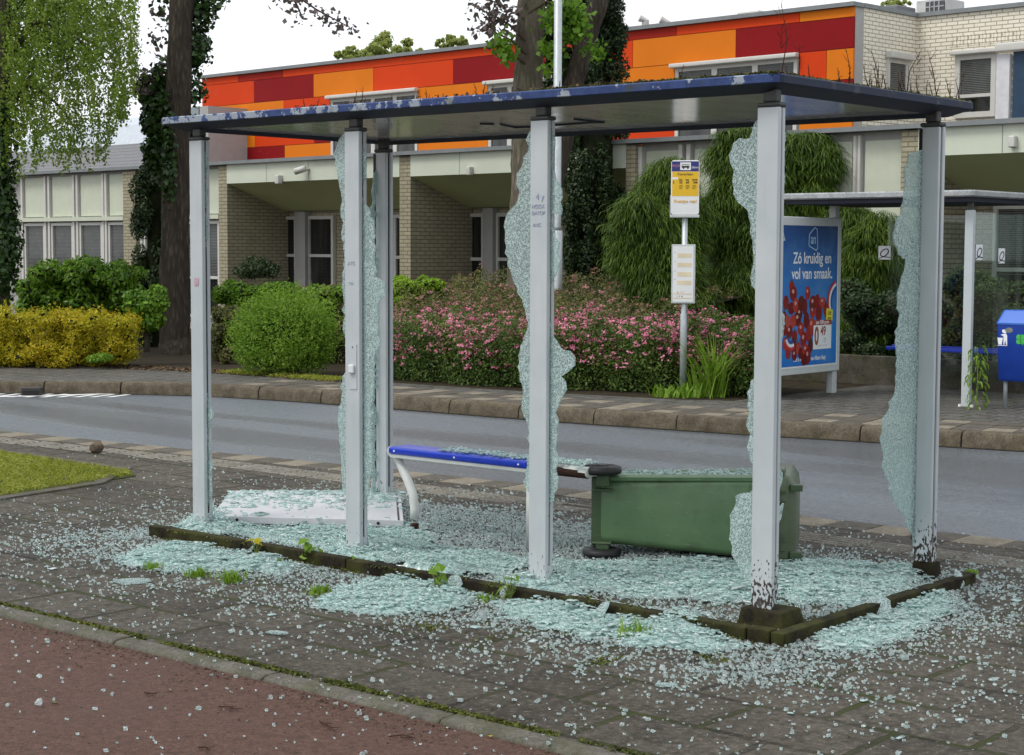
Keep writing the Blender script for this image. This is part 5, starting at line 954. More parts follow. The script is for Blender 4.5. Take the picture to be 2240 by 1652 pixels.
# pink spiraea bed: a deep pink front hedge and a faded mass behind
def bedmass(name, label, cat, x0, x1, y0f, y1f, hf, n, nf, lm, fm, fsize, group=None):
    cxy = ((x0+x1)/2, (y0f((x0+x1)/2)+y1f((x0+x1)/2))/2); o = empty(name, (*cxy, .044), 0, label, cat, group); c = np.array(o.location)
    def surf(m, top_bias=.5):
        x = RNG.uniform(x0, x1, m); d = RNG.random(m)**1.3; ya, yb = y0f(x), y1f(x); y = ya+(yb-ya)*d; bump_ = .05*np.sin(x*3.1+y*2.3)+.05*np.sin(x*7.3-y*5.1)+.05*np.sin(x*13.1+y*11.7)
        edge = np.clip((y-ya)/.28, 0, 1)**.5; z = (hf(x, y)+bump_)*(.35+.65*edge); front = RNG.random(m) < .45; z2 = np.where(front, z*RNG.random(m)**.8, z+RNG.normal(size=m)*.03); y2 = np.where(front, ya+RNG.normal(size=m)*.07+.05+.06*np.sin(x*5.3)+.05*np.sin(x*11+z2*9), y)
        nn = np.where(front[:, None], np.array([[.1, -1, .5]]), np.array([[0, -.2, 1.0]])); return np.stack([x, y2, np.maximum(z2, .02)+.044], 1), nn
    p, nn = surf(n); leaves('foliage', p-c, nn, .045, lm, o, .42, .7)
    p, nn = surf(nf); keep = (p[:, 2] > .20+.35*RNG.random(nf)) & (np.sin(p[:, 0]*4.3+p[:, 2]*6)+np.sin(p[:, 0]*9.1-p[:, 1]*7+p[:, 2]*11)+RNG.normal(size=nf)*.6 > -.35); p, nn = p[keep], nn[keep]; k = 9; p = np.repeat(p, k, 0)+RNG.normal(size=(len(p)*k, 3))*np.array([.022, .022, .012])+np.array([0, -.01, .02]); leaves('flowers', p-c, np.repeat(nn, k, 0)+np.array([0, 0, .8]), fsize, fm, o, .9, .4)
    nx, ny = 40, 10; V = [];
    for i in range(nx+1):
        for j in range(ny+1):
            x = x0+.05+(x1-x0-.1)*i/nx; t = j/ny; ya, yb = y0f(x)+.16, y1f(x); V.append((x-c[0], ya+(yb-ya)*t-c[1], (hf(x, ya+(yb-ya)*t)-.10)*(.45+.55*min(1, t*6)) if j else 0))
    F = [(i*(ny+1)+j, (i+1)*(ny+1)+j, (i+1)*(ny+1)+j+1, i*(ny+1)+j+1) for i in range(nx) for j in range(ny)]; raw('branches', np.array(V), np.array(F), M_CORE, o); return o
bedmass('pink_spiraea_hedge', 'pink flowering spiraea hedge along the far pavement between the posts', 'hedge', -8.7, -2.35, lambda x: np.interp(x, [-8.7, -8, -7, -5.6, -4.2, -3.3, -2.3], [9.9, 9.7, 9.55, 9.6, 10.05, 10.4, 10.55]), lambda x: 11.6+0*x, lambda x, y: .72+.06*(y-9.6), 52000, 4000, L_SPI, L_PINK, .029)
bedmass('faded_spiraea', 'tall fading spiraea mass behind the pink hedge', 'hedge', -11.6, -5.0, lambda x: 11.3+0*x, lambda x: 14.4+0*x, lambda x, y: .80+.17*(y-11.3)*np.interp(x, [-11.6, -10.2, -7.5, -5], [.4, 1, .9, .8]), 40000, 1500, L_SPI2, L_PINKF, .036)
# trees showing above the roofs
def farttree(vx, vy, rx, ry, depth, n, label):
    k = depth/FPX; c0_ = dp(vx, vy, depth); base = c0_.copy(); base[2] = 0; o = empty('distant_tree', base, 0, label, 'tree', 'trees showing above the office roof'); cs, rs = clumps_in(c0_-base, (rx*k, rx*k*.7, ry*k), 60, ry*k*.22); p, nn = clump_pts(cs, rs, n*2, .3); leaves('crown', p, nn, .17, L_BACK, o, .7); b = MB(); b.tube([(0, 0, 0), (0, 0, (c0_-base)[2])], [.3, .1], 8); b.build('trunk', M_BARKD, o)
farttree(845, 130, 88, 56, 62, 2600, 'pale green treetop above the left half of the office roof'); farttree(768, 122, 40, 18, 60, 500, 'low treetop beside the larger one above the office roof'); farttree(985, 98, 46, 22, 64, 650, 'small treetop left of the twin-trunk tree above the roof'); farttree(1955, 14, 42, 20, 62, 260, 'thin bare treetop beside the rooftop air units')

# ---------------------------------------------------------------- broken glass on the ground
def toimg(P):
    d = P-CAMLOC; w = d@FW; return np.stack([1120+FPX*(d@RT)/w, 826-FPX*(d@UP)/w], -1)
def inpoly(Q, poly):
    x, y = Q[:, 0], Q[:, 1]; r = np.zeros(len(Q), bool); n = len(poly)
    for i in range(n):
        (x0, y0), (x1, y1) = poly[i], poly[(i+1) % n]; c = (y0 > y) != (y1 > y); r ^= c & (x < (x1-x0)*(y-y0)/(y1-y0+1e-9)+x0)
    return r
HEAP = [[(250, 1212), (330, 1184), (470, 1190), (600, 1212), (640, 1235), (600, 1248), (540, 1240), (420, 1238), (300, 1232)],
        [(395, 1142), (470, 1140), (640, 1137), (760, 1140), (900, 1150), (960, 1200), (1060, 1215), (1150, 1232), (1130, 1262), (1000, 1255), (860, 1238), (760, 1208), (600, 1188), (460, 1166)],
        [(690, 1318), (760, 1275), (870, 1252), (960, 1244), (1060, 1248), (1010, 1262), (1000, 1290), (1040, 1300), (960, 1325), (830, 1330)],
        [(1195, 1248), (1260, 1240), (1340, 1238), (1380, 1230), (1500, 1228), (1640, 1240), (1740, 1232), (1900, 1236), (2010, 1236), (2010, 1262), (1930, 1292), (1850, 1325), (1770, 1325), (1690, 1300), (1640, 1320), (1560, 1318), (1480, 1306), (1380, 1308), (1250, 1284)],
        [(1085, 1308), (1160, 1300), (1260, 1318), (1380, 1340), (1480, 1352), (1520, 1372), (1640, 1402), (1560, 1412), (1400, 1400), (1250, 1375), (1140, 1345)],
        [(1835, 1358), (1900, 1325), (1960, 1300), (2010, 1290), (2080, 1290), (2060, 1330), (2000, 1365), (1920, 1400), (1800, 1415), (1790, 1395)]]
def heapmask(XY):
    Q = toimg(np.concatenate([XY, np.full((len(XY), 1), .03)], 1)); m = np.zeros(len(XY), bool)
    for p in HEAP: m |= inpoly(Q, p)
    return m
def floor(XY):      # height of what lies below: paving, shelter floor, lower cycle path
    x, y = XY[:, 0], XY[:, 1]; z = np.where((x > PX0+.05) & (x < PX1-.05) & (y > PY0+.05) & (y < PY1), .031, .001); return np.where(y < -2.09, -.015, np.where(y < -1.985, .006, np.where(y > 3.25, -.099, z)))
gx, gy = np.arange(-1.7, 5.6, .03), np.arange(-1.3, 2.1, .03); GX, GY = np.meshgrid(gx, gy, indexing='ij'); XY = np.stack([GX.ravel(), GY.ravel()], 1); HM = heapmask(XY+np.stack([.05*np.sin(XY[:, 1]*31+2*np.sin(XY[:, 0]*17))+.03*np.sin(XY[:, 1]*67), .05*np.sin(XY[:, 0]*23+2*np.sin(XY[:, 1]*19))+.03*np.sin(XY[:, 0]*53)], 1)+RNG.normal(size=XY.shape)*.02).reshape(GX.shape).astype(float)
def blur(a, k):
    for _ in range(k): a = (a+np.roll(a, 1, 0)+np.roll(a, -1, 0)+np.roll(a, 1, 1)+np.roll(a, -1, 1))/5
    return a
HB = blur(HM, 5); HT = HB*(.026+.012*np.sin(GX*9+GY*5)+.010*np.sin(GX*21-GY*17)+RNG.normal(size=GX.shape)*.004)
for vx_, vy_ in ((885, 1246), (930, 1252), (975, 1258), (1490, 1362), (770, 1238), (430, 1140), (460, 1142), (762, 1188), (800, 1190), (1160, 1254), (1200, 1254), (1185, 1262), (780, 1198), (445, 1150)):      # glass spilling over the kerb
    g_ = gr(vx_, vy_, .03); HT += .05*np.exp(-(((GX-g_[0])/.13)**2+((GY-g_[1])/.10)**2))*(HB > .1)
for i in range(3):
    e_ = np.exp(-(((GX-i*MOD-.057)/.22)**2+((GY-.02)/.13)**2)); HT += .075*e_; HB = np.maximum(HB, np.minimum(1, e_*1.6))
def heapz(P):
    i = np.clip(((P[:, 0]+1.7)/.03).astype(int), 0, len(gx)-1); j = np.clip(((P[:, 1]+1.3)/.03).astype(int), 0, len(gy)-1); ok = (P[:, 0] > -1.7) & (P[:, 0] < 5.5) & (P[:, 1] > -1.3) & (P[:, 1] < 2.0); return np.where(ok, np.maximum(HT[i, j], 0), 0), np.where(ok, HB[i, j], 0)
idx = -np.ones(GX.shape, int); F = []; V = []; fl_ = floor(XY).reshape(GX.shape)
use = HB > .25
for i in range(len(gx)):
    for j in range(len(gy)):
        if use[i, j]: idx[i, j] = len(V); V.append((GX[i, j]+RNG.normal()*.006, GY[i, j]+RNG.normal()*.006, fl_[i, j]-.004+HT[i, j]*.8))
for i in range(len(gx)-1):
    for j in range(len(gy)-1):
        q = (idx[i, j], idx[i+1, j], idx[i+1, j+1], idx[i, j+1])
        if min(q) >= 0: F.append(q)
M_BED = crazed('glass_heap', (.54, .76, .725), 95, .0); heap = raw('glass_heap', np.array(V), np.array(F), M_BED); tag(heap, 'drifts of shattered pale green glass piled around the shelter floor', 'broken glass', kind='stuff')
def boxes(name, P, S, th, tilt, m, jit=.3, parent=None):      # many small irregular slabs; S (n,2) size, th (n,) thickness
    n = len(P); nn = np.array([0, 0, 1.])+RNG.normal(size=(n, 3))*np.array([tilt, tilt, 0]) if not hasattr(tilt, '__len__') else np.array([0, 0, 1.])+RNG.normal(size=(n, 3))*np.stack([tilt, tilt, 0*tilt], 1)
    a, b, c = frame_from(nn); V = []
    for k in (-.5, .5):
        for i, j in ((-1, -1), (1, -1), (1, 1), (-1, 1)):
            jj = 1+RNG.uniform(-jit, jit, (n, 2)); V.append(P+a*(S[:, :1]*.5*i*jj[:, :1])+b*(S[:, 1:]*.5*j*jj[:, 1:])+c*(th*k)[:, None])
    V = np.stack(V, 1).reshape(-1, 3); i = np.arange(n)[:, None]*8; F = np.concatenate([np.concatenate([i+k for k in f], 1) for f in ((3, 2, 1, 0), (4, 5, 6, 7), (0, 1, 5, 4), (1, 2, 6, 5), (2, 3, 7, 6), (3, 0, 4, 7))], 0)
    return raw(name, V, F, m, parent)
# candidate points by density
N0 = 900000; C = np.stack([RNG.uniform(-4.5, 8.5, N0), RNG.uniform(-5.2, 3.6, N0)], 1); area = 13*8.8/N0
dx = np.maximum(np.maximum(PX0-C[:, 0], C[:, 0]-PX1), 0); dy = np.maximum(np.maximum(-.55-C[:, 1], C[:, 1]-1.7), 0); dd = np.hypot(dx, dy); cl = (.5+.5*np.sin(C[:, 0]*2.3+C[:, 1]*3.1)*np.sin(C[:, 0]*5.1-C[:, 1]*4.3))*(.35+1.3*(np.sin(C[:, 0]*17+3*np.sin(C[:, 1]*13))*np.sin(C[:, 1]*21+2*np.sin(C[:, 0]*11)) > -.1))
den = 2300*np.exp(-(dd/.28)**1.2)*(.5+.8*cl)+800*np.exp(-dd/.6)*(.3+1.3*cl)+46*np.exp(-dd/2.2)*(.5+cl)
den *= np.where((C[:, 0] > 4.2) & (C[:, 1] > -.9) & (C[:, 1] < 1.2), 1.7, 1); den *= np.where(C[:, 1] > 2.95, .3, 1)
inside = (C[:, 0] > PX0) & (C[:, 0] < PX1) & (C[:, 1] > PY0+.05) & (C[:, 1] < PY1); den = np.where(inside, np.where(C[:, 1] > .35, 3600, 2000), den)
hz, hb = heapz(C); den = np.where(hb > .5, 900*hb, np.where(hb > .1, 3500, den))
imgq = toimg(np.concatenate([C, np.zeros((N0, 1))], 1)); den = np.where((imgq[:, 0] > -60) & (imgq[:, 0] < 2300) & (imgq[:, 1] < 1720), den, 0)
kerbv = (C[:, 1] > PY0-.03) & (C[:, 1] < PY0+.08) & (C[:, 0] < PX1) & (C[:, 0] > PX0); den = np.where(kerbv & (hb < .6), den*.12, den)
pick = RNG.random(N0) < den*area; C = C[pick]; hz, hb = heapz(C); n = len(C); z = floor(C)+hz*RNG.uniform(.7, 1.15, n)
S = np.exp(RNG.normal(math.log(.0082), .34, n)); S2_ = np.stack([S, S*RNG.uniform(.6, 1.2, n)], 1); th = S*RNG.uniform(.45, .8, n)
crumbs = boxes('glass_crumbs', np.concatenate([C, (z+th*.5)[:, None]], 1), S2_, th, .30, M_CRUMB, .32); tag(crumbs, 'scattered crumbs of safety glass over paving, shelter floor and cycle path', 'broken glass', kind='stuff')
# flat plates of glass still holding together, on the heaps and around them
M0 = 150000; C = np.stack([RNG.uniform(-1.7, 5.5, M0), RNG.uniform(-1.3, 2.0, M0)], 1); hz, hb = heapz(C); pr_ = np.where(hb > .15, .45*hb, .0025); C = C[RNG.random(M0) < pr_]; n = len(C); hz, hb = heapz(C)
S = np.clip(np.exp(RNG.normal(math.log(.0145), .5, n)), .006, .075); S2_ = np.stack([S, S*RNG.uniform(.35, .9, n)], 1); tl_ = np.where(hb > .4, .085, .07)
plates = boxes('glass_plates', np.concatenate([C, (floor(C)+hz*RNG.uniform(.75, 1.2, n)+.006)[:, None]], 1), S2_, np.full(n, .004), tl_, M_SHARD, .42); tag(plates, 'larger pale green plates of broken glass heaped over the crumbs', 'broken glass', kind='stuff')
# glass lying on the board, the bench and the bin
def onrect(a, b2, c, d, n):   # bilinear
    u, v = RNG.random((n, 1)), RNG.random((n, 1)); return (1-u)*(1-v)*a+u*(1-v)*b2+u*v*c+(1-u)*v*d
q = onrect(c0, c1, c2, c3, 1500); vv_ = (q-c0)@np.array([-.63, .78])/1.15; w_keep = RNG.random(1500) < np.clip((vv_-.15)*1.1, .06, .8); q = q[w_keep]
Pq = [np.concatenate([q, np.full((len(q), 1), .109)], 1)]; Sq = [np.clip(np.exp(RNG.normal(math.log(.022), .6, len(q))), .008, .12)]
x = RNG.uniform(1.3, 2.4, 420); Pq.append(np.stack([x, RNG.uniform(.83, .98, 420), np.full(420, .559)+RNG.random(420)*.014], 1)); Sq.append(np.exp(RNG.normal(math.log(.016), .5, 420)))
t_ = RNG.random(420); yb = RNG.uniform(.02, .4, 420); bx_, by_ = math.cos(R(28.8)), math.sin(R(28.8)); lx = .1+.8*t_; zz = .278-.01*lx+.188+.045*lx+.006
Pq.append(np.stack([2.39+lx*bx_-yb*by_, 1.0+lx*by_+yb*bx_, zz], 1)); Sq.append(np.exp(RNG.normal(math.log(.014), .4, 420)))
Pq = np.concatenate(Pq); Sq = np.concatenate(Sq); lo_ = boxes('glass_plates', Pq, np.stack([Sq, Sq*RNG.uniform(.4, .9, len(Sq))], 1), np.full(len(Sq), .006), .14, M_SHARD, .4); tag(lo_, 'broken glass lying on the fallen panel, the bench and the tipped bin', 'broken glass', kind='stuff')
# single large pieces
def shard(vx0, vy0, w, h, tilt, rz, label, z=.0, m=M_CRAZE):
    p = gr(vx0, vy0, z); o = MB(); n = 11; rg = random.Random(int(vx0)); P = [(w*.5*math.cos(6.283*k/n)*rg.uniform(.8, 1.1), h*.5+h*.5*math.sin(6.283*k/n)*rg.uniform(.8, 1.1), -.003) for k in range(n)]; o.prism(P, (0, 0, .006)); o = o.build('glass_shard', m); o.location = p; o.rotation_euler = (R(tilt), 0, R(rz)); return tag(o, label, 'glass shard', 'large glass shards around the shelter')
shard(285, 1277, .20, .13, 2, 40, 'flat oval piece of crazed glass alone on the paving at left', .006); shard(542, 1212, .09, .17, 62, -25, 'tall shard leaning on the shelter kerb left of the leafy weed'); shard(730, 1225, .07, .12, 55, 10, 'shard leaning on the kerb right of the leafy weed')
shard(990, 1296, .10, .10, 70, 5, 'grey shard standing at the kerb end beside the brown-stemmed weed', m=M_CRAZE); shard(1098, 1310, .05, .07, 70, 0, 'small shard standing against the dark kerb near the middle'); shard(1305, 1352, .11, .10, 55, -30, 'broad shard bridging the kerb right of the narrow-leaved weed'); shard(1492, 1372, .10, .09, 50, 20, 'shard leaning on the kerb left of the corner post')
shard(1925, 1350, .13, .12, 50, 35, 'upright piece of green glass right of the shelter corner'); shard(2105, 1290, .05, .12, 50, 50, 'narrow shard leaning on the right end of the kerb'); shard(1455, 1502, .10, .05, 2, 30, 'flat piece alone on the pavers at bottom right of centre', .006); shard(1420, 1405, .13, .09, 3, 20, 'flat piece at the edge of the front heap below the grass tuft', .006); shard(600, 1387, .11, .05, 3, 25, 'flat piece lying towards the path kerb at left', .006); shard(1080, 1172, .14, .07, 4, 40, 'bright flat piece on the shelter floor behind the middle post', .034)

# ---------------------------------------------------------------- weeds, moss, litter
def weed(name, vx, vy, n, L, size, m, label, z=0.0, aspect=.5, spread=.5, cat='weed', stem=True):
    p = gr(vx, vy, z); o = empty(name, p, 0, label, cat); a = RNG.uniform(0, 6.28, n); r = RNG.uniform(.1, 1, n)*L*spread; h = L*RNG.uniform(.25, 1, n); P = np.stack([r*np.cos(a), r*np.sin(a), h], 1)
    leaves('foliage', P, np.stack([np.cos(a)*.6, np.sin(a)*.6, np.ones(n)], 1), size, m, o, aspect, .35)
    if stem:
        b = MB()
        for q in P: b.tube([(0, 0, 0), q*np.array([.4, .4, .6]), q], [.004, .003, .0015], 5)
        b.build('stem', M_STEMG, o)
    return o
M_STEMG = plain('green_stem', (.12, .16, .03), .6)
weed('leafy_weed', 683, 1232, 9, .13, .085, L_WEED, 'broad-leaved bright green weed at the left kerb', 0, .75); weed('leafy_weed', 768, 1248, 7, .08, .07, L_WEED, 'low broad-leaved weed under the kerb below the second post', 0, .6); weed('leafy_weed', 560, 1218, 7, .10, .06, L_YEL, 'yellowing weed at the kerb beside the tall shard', 0, .6)
weed('leafy_weed', 612, 1238, 5, .05, .05, L_WEED, 'small round-leaved weed in the glass in front of the left kerb'); wd = weed('leafy_weed', 955, 1298, 10, .15, .07, L_WEED, 'weed with brown stems between the two kerb pieces', 0, .8, .4); weed('narrow_weed', 1115, 1315, 14, .12, .085, L_WEED, 'narrow-leaved young weed in front of the middle kerb', 0, .2, .45)
def tuft(vx, vy, n, L, label, m=L_WEED, z=0, spread=.35, w=.004, cat='grass tuft', name='grass_tuft', group='grass tufts around the shelter'):
    p = gr(vx, vy, z); P = RNG.normal(size=(n, 3))*np.array([L*spread, L*spread, 0]); a = RNG.uniform(0, 6.28, n); h = np.stack([np.cos(a), np.sin(a), 0*a], 1); b2 = np.roll(h, 1, 1)*0+np.stack([-np.sin(a), np.cos(a), 0*a], 1); LL = (L*RNG.uniform(.4, 1.2, n))[:, None]; V = []
    for t, ww in ((0, 1), (.5, .8), (1, .1)): q = P+h*LL*t*t*.5+np.array([0, 0, 1])*LL*(t-.2*t*t); V += [q-b2*w*ww, q+b2*w*ww]
    V = np.stack(V, 1).reshape(-1, 3); i = np.arange(n)[:, None]*6; F = np.concatenate([np.concatenate([i+2*k, i+2*k+1, i+2*k+3, i+2*k+2], 1) for k in range(2)], 0); o = raw(name, V, F, m); o.location = p; return tag(o, label, cat, group)
for vx, vy, n, L, lab in ((335, 1246, 120, .05, 'grass tuft at the left end of the front glass heap'), (432, 1262, 110, .06, 'grass tuft below the left glass heap, second from the left'), (505, 1272, 150, .07, 'fuller bright grass tuft below the left glass heap'), (700, 1300, 90, .06, 'grass tuft at the left tip of the middle glass heap'), (1385, 1392, 70, .09, 'wispy grass tuft in the front right glass heap'), (2125, 1258, 160, .035, 'mossy tuft on the right end of the shelter kerb'), (1060, 1315, 40, .05, 'thin dark tuft left of the narrow-leaved weed')): tuft(vx, vy, n, L, lab, L_WEED, 0, .5)
tuft(1552, 868, 130, .85, 'tall grass clump at the hedge foot right of the bus stop pole', L_WEED, .05, .12, .012, 'grass clump', 'tall_grass', None); tuft(1462, 868, 50, .16, 'low weed clump left of the bus stop pole', L_DOME, .05, .6, .02, 'weed', 'low_weed', None); tuft(1506, 868, 60, .2, 'low weed clump at the foot of the bus stop pole', L_DOME, .05, .5, .02, 'weed', 'low_weed', None)
p = gr(2136, 895, .05); o = empty('tall_weed', p, 0, 'tall leafy weed growing against the farther shelter post', 'weed'); n = 130; t = RNG.random(n); a = RNG.uniform(0, 6.28, n); hh = .68*t; V_ = np.stack([.055*np.cos(a)*(1.2-.5*t), .055*np.sin(a)*(1.2-.5*t), .03+hh], 1); strands('foliage', V_, .10, .020, L_WEED, o, np.stack([np.cos(a), np.sin(a), 0*a], 1), .2); b = MB(); b.tube([(0, 0, 0), (.005, 0, .35), (-.01, 0, .68)], [.009, .007, .003], 6); b.build('stem', M_STEMG, o)
# lawn grass
n = 60000; xy = np.stack([RNG.uniform(-7.5, -2.3, n), RNG.uniform(-1.9, 1.66, n)], 1); q = toimg(np.concatenate([xy, np.zeros((n, 1))], 1)); k = (q[:, 0] > -40) & (xy[:, 0] < np.interp(xy[:, 1], [-1.9, .13, 1.5, 1.66], [-2.38, -2.32, -2.56, -2.85])) & (xy[:, 1] < np.interp(xy[:, 0], [-7.5, -4.67, -2.75], [1.5, 1.64, 1.6])); xy = xy[k]; n = len(xy)
L_GRASS = leafmat('lawn_grass', [(.15, .19, .018), (.28, .32, .035), (.42, .40, .08)], .4); a = RNG.uniform(0, 6.28, n); leaves('grass', np.concatenate([xy, RNG.uniform(.01, .035, (n, 1))], 1), np.stack([np.cos(a), np.sin(a), .5+0*a], 1), .05, L_GRASS, None, .16, .4)['kind'] = 'stuff'
tag(bpy.data.objects['grass'], 'short mown grass of the small lawn at left', 'grass')
n = 5000; P = np.stack([RNG.uniform(-10.2, -7.3, n), RNG.uniform(8.75, 9.12, n), RNG.uniform(.055, .09, n)], 1); P = P[np.sin(P[:, 0]*5)+np.sin(P[:, 0]*13)+RNG.normal(size=n)*.5 > -.4]; vg = leaves('verge_grass', P, RNG.normal(size=P.shape)*np.array([1, 1, .4]), .06, L_GRASS, None, .2, .3); tag(vg, 'thin verge of grass between the shrubs and the far pavement', 'grass', kind='stuff')
# moss along the path kerb, joints and shelter kerb
L_MOSS = leafmat('moss_cushion', [(.035, .045, .008), (.075, .09, .012), (.13, .14, .025)], .1, .9)
def band(n, x0, x1, y, w, z, size, gate=1.7, th=.0):
    x = RNG.uniform(x0, x1, n); k = (np.sin(x*gate*3)+np.sin(x*gate*7.7+1)+np.sin(x*gate*17)*.7+RNG.normal(size=n)*.4) > th; x = x[k]; m = len(x); return np.stack([x, y+RNG.normal(size=m)*w, z+RNG.random(m)*.008], 1)
Pm = np.concatenate([band(11000, -4, 7, -1.975, .013, .004, .02, 1.7, -1.2), band(3500, -.2, 4.2, PY0-.012, .012, .004, .02, 2.1, .2), band(1500, 2.3, 4.3, -.95, .05, .003, .02, 2.3, 1.2), band(900, 3.0, 4.4, -.6, .04, .003, .02, 3.1, 1.0), band(2500, -.2, 4.2, PY0+.03, .03, .052, .02, 1.3, .5)])
mo = leaves('moss', Pm, np.tile([0, 0, 1.], (len(Pm), 1)), .016, L_MOSS, None, .8, .8); tag(mo, 'moss along the path kerb and the shelter kerb', 'moss', kind='stuff')
# roof litter: moss, dead leaves and dry stems
RT_ = RZ+.065; n = 2600; x = RNG.uniform(RX0+.02, RX1-.01, n); y = np.where(RNG.random(n) < .5, RY0+.02+RNG.random(n)**2*.5, RNG.uniform(RY0+.03, RY1-.03, n)); k = (x > 1.0) & (RNG.random(n) < np.interp(x, [1.0, 1.7, 2.6, 3.2, 4.2], [.5, .25, .5, .9, 1])); x, y = x[k], y[k]; n = len(x)
L_LIT = leafmat('dead_leaves', [(.03, .02, .013), (.07, .045, .028), (.12, .08, .045), (.06, .075, .02)], .1, .9)
mo = leaves('roof_litter', np.stack([x, y, RT_+RNG.random(n)*.014], 1), np.tile([0, 0, 1.], (n, 1)), .026, L_LIT, None, .7, .8); tag(mo, 'dead leaves and moss lying on the shelter roof', 'leaf litter', kind='stuff')
x = RNG.uniform(2.7, 4.18, 3600); y = RNG.choice([0, 1], 3600); P = np.stack([np.where(y == 1, RX1-.03-RNG.random(3600)**2*.14, x), np.where(y == 1, RNG.uniform(RY0, RY1, 3600), RY0+.02+RNG.random(3600)**2*.12), RT_-.004+RNG.random(3600)*.009], 1); mo = leaves('roof_moss', P, np.tile([0, 0, 1.], (3600, 1)), .022, L_MOSS, None, .8, .8); tag(mo, 'green moss along the right edges of the shelter roof', 'moss', kind='stuff')
M_DRY = plain('dry_stem', (.05, .028, .018), .9, .1, var=.4, scale=30)
def drystem(x, y, h, nb, b, z0=RT_, lean=.25):
    la = random.uniform(0, 6.28); top = np.array([x+math.cos(la)*lean*h, y+math.sin(la)*lean*h, z0+h]); base = np.array([x, y, z0]); mid = (base+top)/2+np.array([random.uniform(-.1, .1)*h, random.uniform(-.1, .1)*h, 0]); b.tube([base, mid, top], [.003, .0024, .001], 5)
    for k in range(nb): t = random.uniform(.25, .95); p0 = base*(1-t)+top*t; d = np.array([random.uniform(-1, 1), random.uniform(-1, 1), random.uniform(.2, 1.0)])*h*.22; b.tube([p0, p0+d], [.0018, .0008], 4)
b = MB(); big = MB()
for k in range(30): drystem(RX1-.02-random.random()**2*.2, random.uniform(.2, 1.85), random.uniform(.03, .12), 3, b)
for k in range(26): drystem(random.uniform(1.0, 3.9), RY0+.03+random.random()*.2, random.uniform(.02, .09), 2, b)
tag(b.build('dry_stems', M_DRY), 'short dry weed stems standing on the shelter roof', 'dry stems', kind='stuff')
for vx, vy, h, nb, lab, lean in ((1698, 165, .32, 9, 'tall dry brown weed standing on the near roof corner', .03), (1920, 190, .20, 5, 'dry weed in the middle of the right roof edge', .25), (2070, 205, .26, 7, 'leaning dry weed toward the rear of the right roof edge', .5), (2130, 215, .17, 4, 'low dry weed nearest the rear right roof corner', .4), (1990, 190, .22, 6, 'branched dry weed above the side window', .35), (1735, 168, .15, 5, 'short dry weed right of the tall one on the near roof corner', .1), (1015, 222, .10, 2, 'thin dry weed on the roof between the second and third posts', .1), (1850, 180, .17, 4, 'dry weed on the right roof edge before the pale brick', .2)):
    yv = np.interp(vx, [1690, 2140], [.0, 1.85]); xx = RX1-.05 if vx > 1690 else 1.47; yy_ = yv if vx > 1690 else RY0+.1
    q = MB(); random.seed(vx); drystem(0, 0, h, nb, q, 0, lean); q = q.build('dry_weed', M_DRY); q.location = (xx, yy_, RT_); tag(q, lab, 'dry weed', 'dry weeds on the shelter roof')
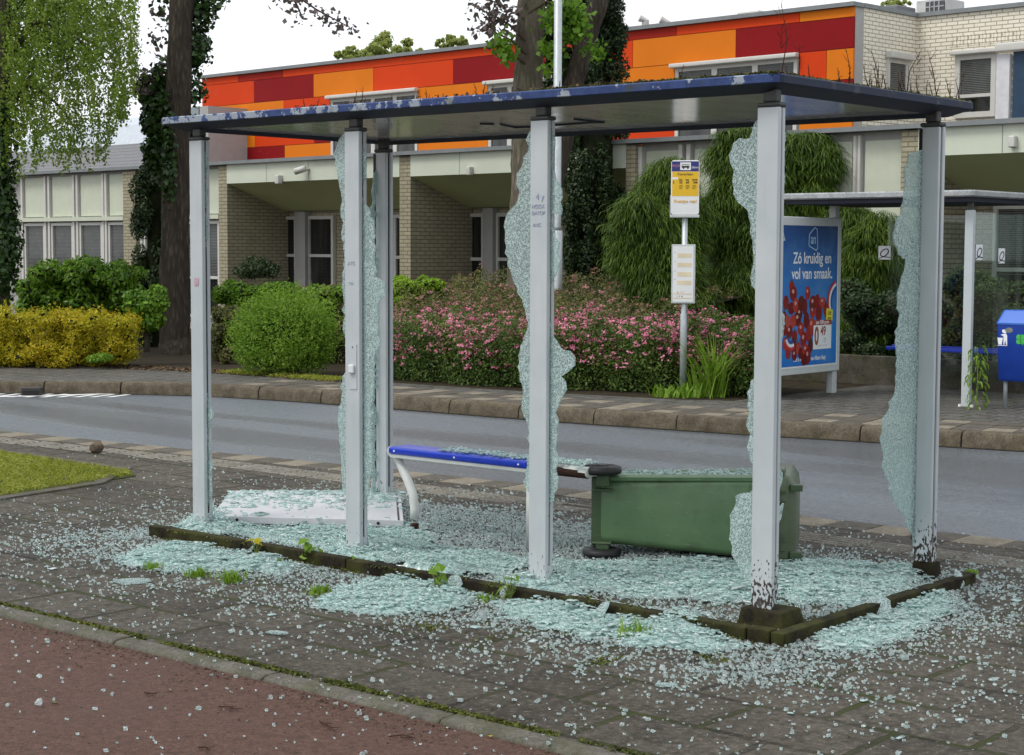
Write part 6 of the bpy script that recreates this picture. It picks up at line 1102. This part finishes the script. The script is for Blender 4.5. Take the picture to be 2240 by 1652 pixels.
# litter on the cycle path: twigs, dead leaves, needles
n = 2600; x = RNG.uniform(.5, 7, n); y = -2.11-np.abs(RNG.normal(size=n))**1.4*.10; P = np.stack([x, y, np.full(n, -.013)], 1); k = (np.sin(x*4.1)+np.sin(x*9.7)+RNG.normal(size=n)*.6) > -.5; P = P[k]
lt = leaves('leaf_litter', P, np.tile([0, 0, 1.], (len(P), 1)), .016, L_LIT, None, .35, .25); tag(lt, 'brown needles and leaf crumbs along the foot of the path kerb', 'leaf litter', kind='stuff')
n = 900; P = np.stack([RNG.uniform(-3, 7, n), RNG.uniform(-1.9, 2.9, n), np.full(n, .004)], 1); lt = leaves('pavement_litter', P, np.tile([0, 0, 1.], (n, 1)), .016, L_LIT, None, .4, .25); tag(lt, 'scattered brown leaf crumbs on the paving', 'leaf litter', kind='stuff')
n = 2600; P = np.stack([RNG.uniform(-13, -7.5, n), 8.75+RNG.random(n)*.7-.0*RNG.random(n), np.full(n, .055)], 1); P[:, 1] -= np.clip(-9.3-P[:, 0], 0, 9)*.16; lt = leaves('soil_litter', P, np.tile([0, 0, 1.], (n, 1)), .06, leafmat('straw_litter', [(.05, .03, .02), (.12, .075, .04), (.25, .18, .10)], .1, .9), None, .35, .3); tag(lt, 'dry leaf litter on the bare soil under the shrubs', 'leaf litter', kind='stuff')
def twig(vx, vy, L, rz, label, nb=3, z=-.013):
    p = gr(vx, vy, z); b = MB(); random.seed(int(vx)); b.tube([(-L/2, 0, .004), (0, random.uniform(-.02, .02), .007), (L/2, 0, .004)], [.003, .0028, .0012], 5)
    for k in range(nb): t = random.uniform(-.3, .4)*L; b.tube([(t, 0, .005), (t+random.uniform(.02, .05), random.uniform(-.04, .04), .008)], [.002, .001], 4)
    o = b.build('twig', M_DRY); o.location = p; o.rotation_euler = (0, 0, R(rz)); return tag(o, label, 'twig', 'twigs on the cycle path')
for vx, vy, L, rz, lab in ((500, 1552, .10, 8, 'twig at the kerb foot, nearest the left'), (325, 1520, .05, 5, 'short twig on the cycle path left of the others'), (715, 1590, .14, -20, 'branched twig below the kerb near the bottom centre'), (446, 1640, .05, 15, 'short dark twig near the bottom edge'), (880, 1615, .10, 30, 'dark twig on the red path at the bottom centre')): twig(vx, vy, L, rz, lab)
def dleaf(vx, vy, s, lab, m=L_LIT, z=-.013, rz=0):
    p = gr(vx, vy, z); b = MB(); P = [(-s, 0, .002), (-.3*s, -.45*s, .008), (.5*s, -.35*s, .004), (s, 0, .01), (.4*s, .4*s, .006), (-.4*s, .38*s, .003)]; b.v = P; b.f = [(0, 1, 2, 3), (0, 3, 4, 5)]; o = b.build('fallen_leaf', m); o.location = p; o.rotation_euler = (0, 0, R(rz)); return tag(o, lab, 'leaf', 'fallen leaves')
dleaf(119, 1538, .022, 'green fallen leaf on the cycle path at lower left', L_SPI2); dleaf(372, 1512, .018, 'narrow grey leaf lying on the cycle path'); dleaf(1072, 1613, .014, 'tan leaf at the kerb foot near the bottom centre', L_YEL); dleaf(2140, 1609, .02, 'pale oval leaf on the pavers at lower right', L_PALE, 0); dleaf(930, 1160, .03, 'brown leaf on the shelter floor by the bench leg', L_LIT, .04)
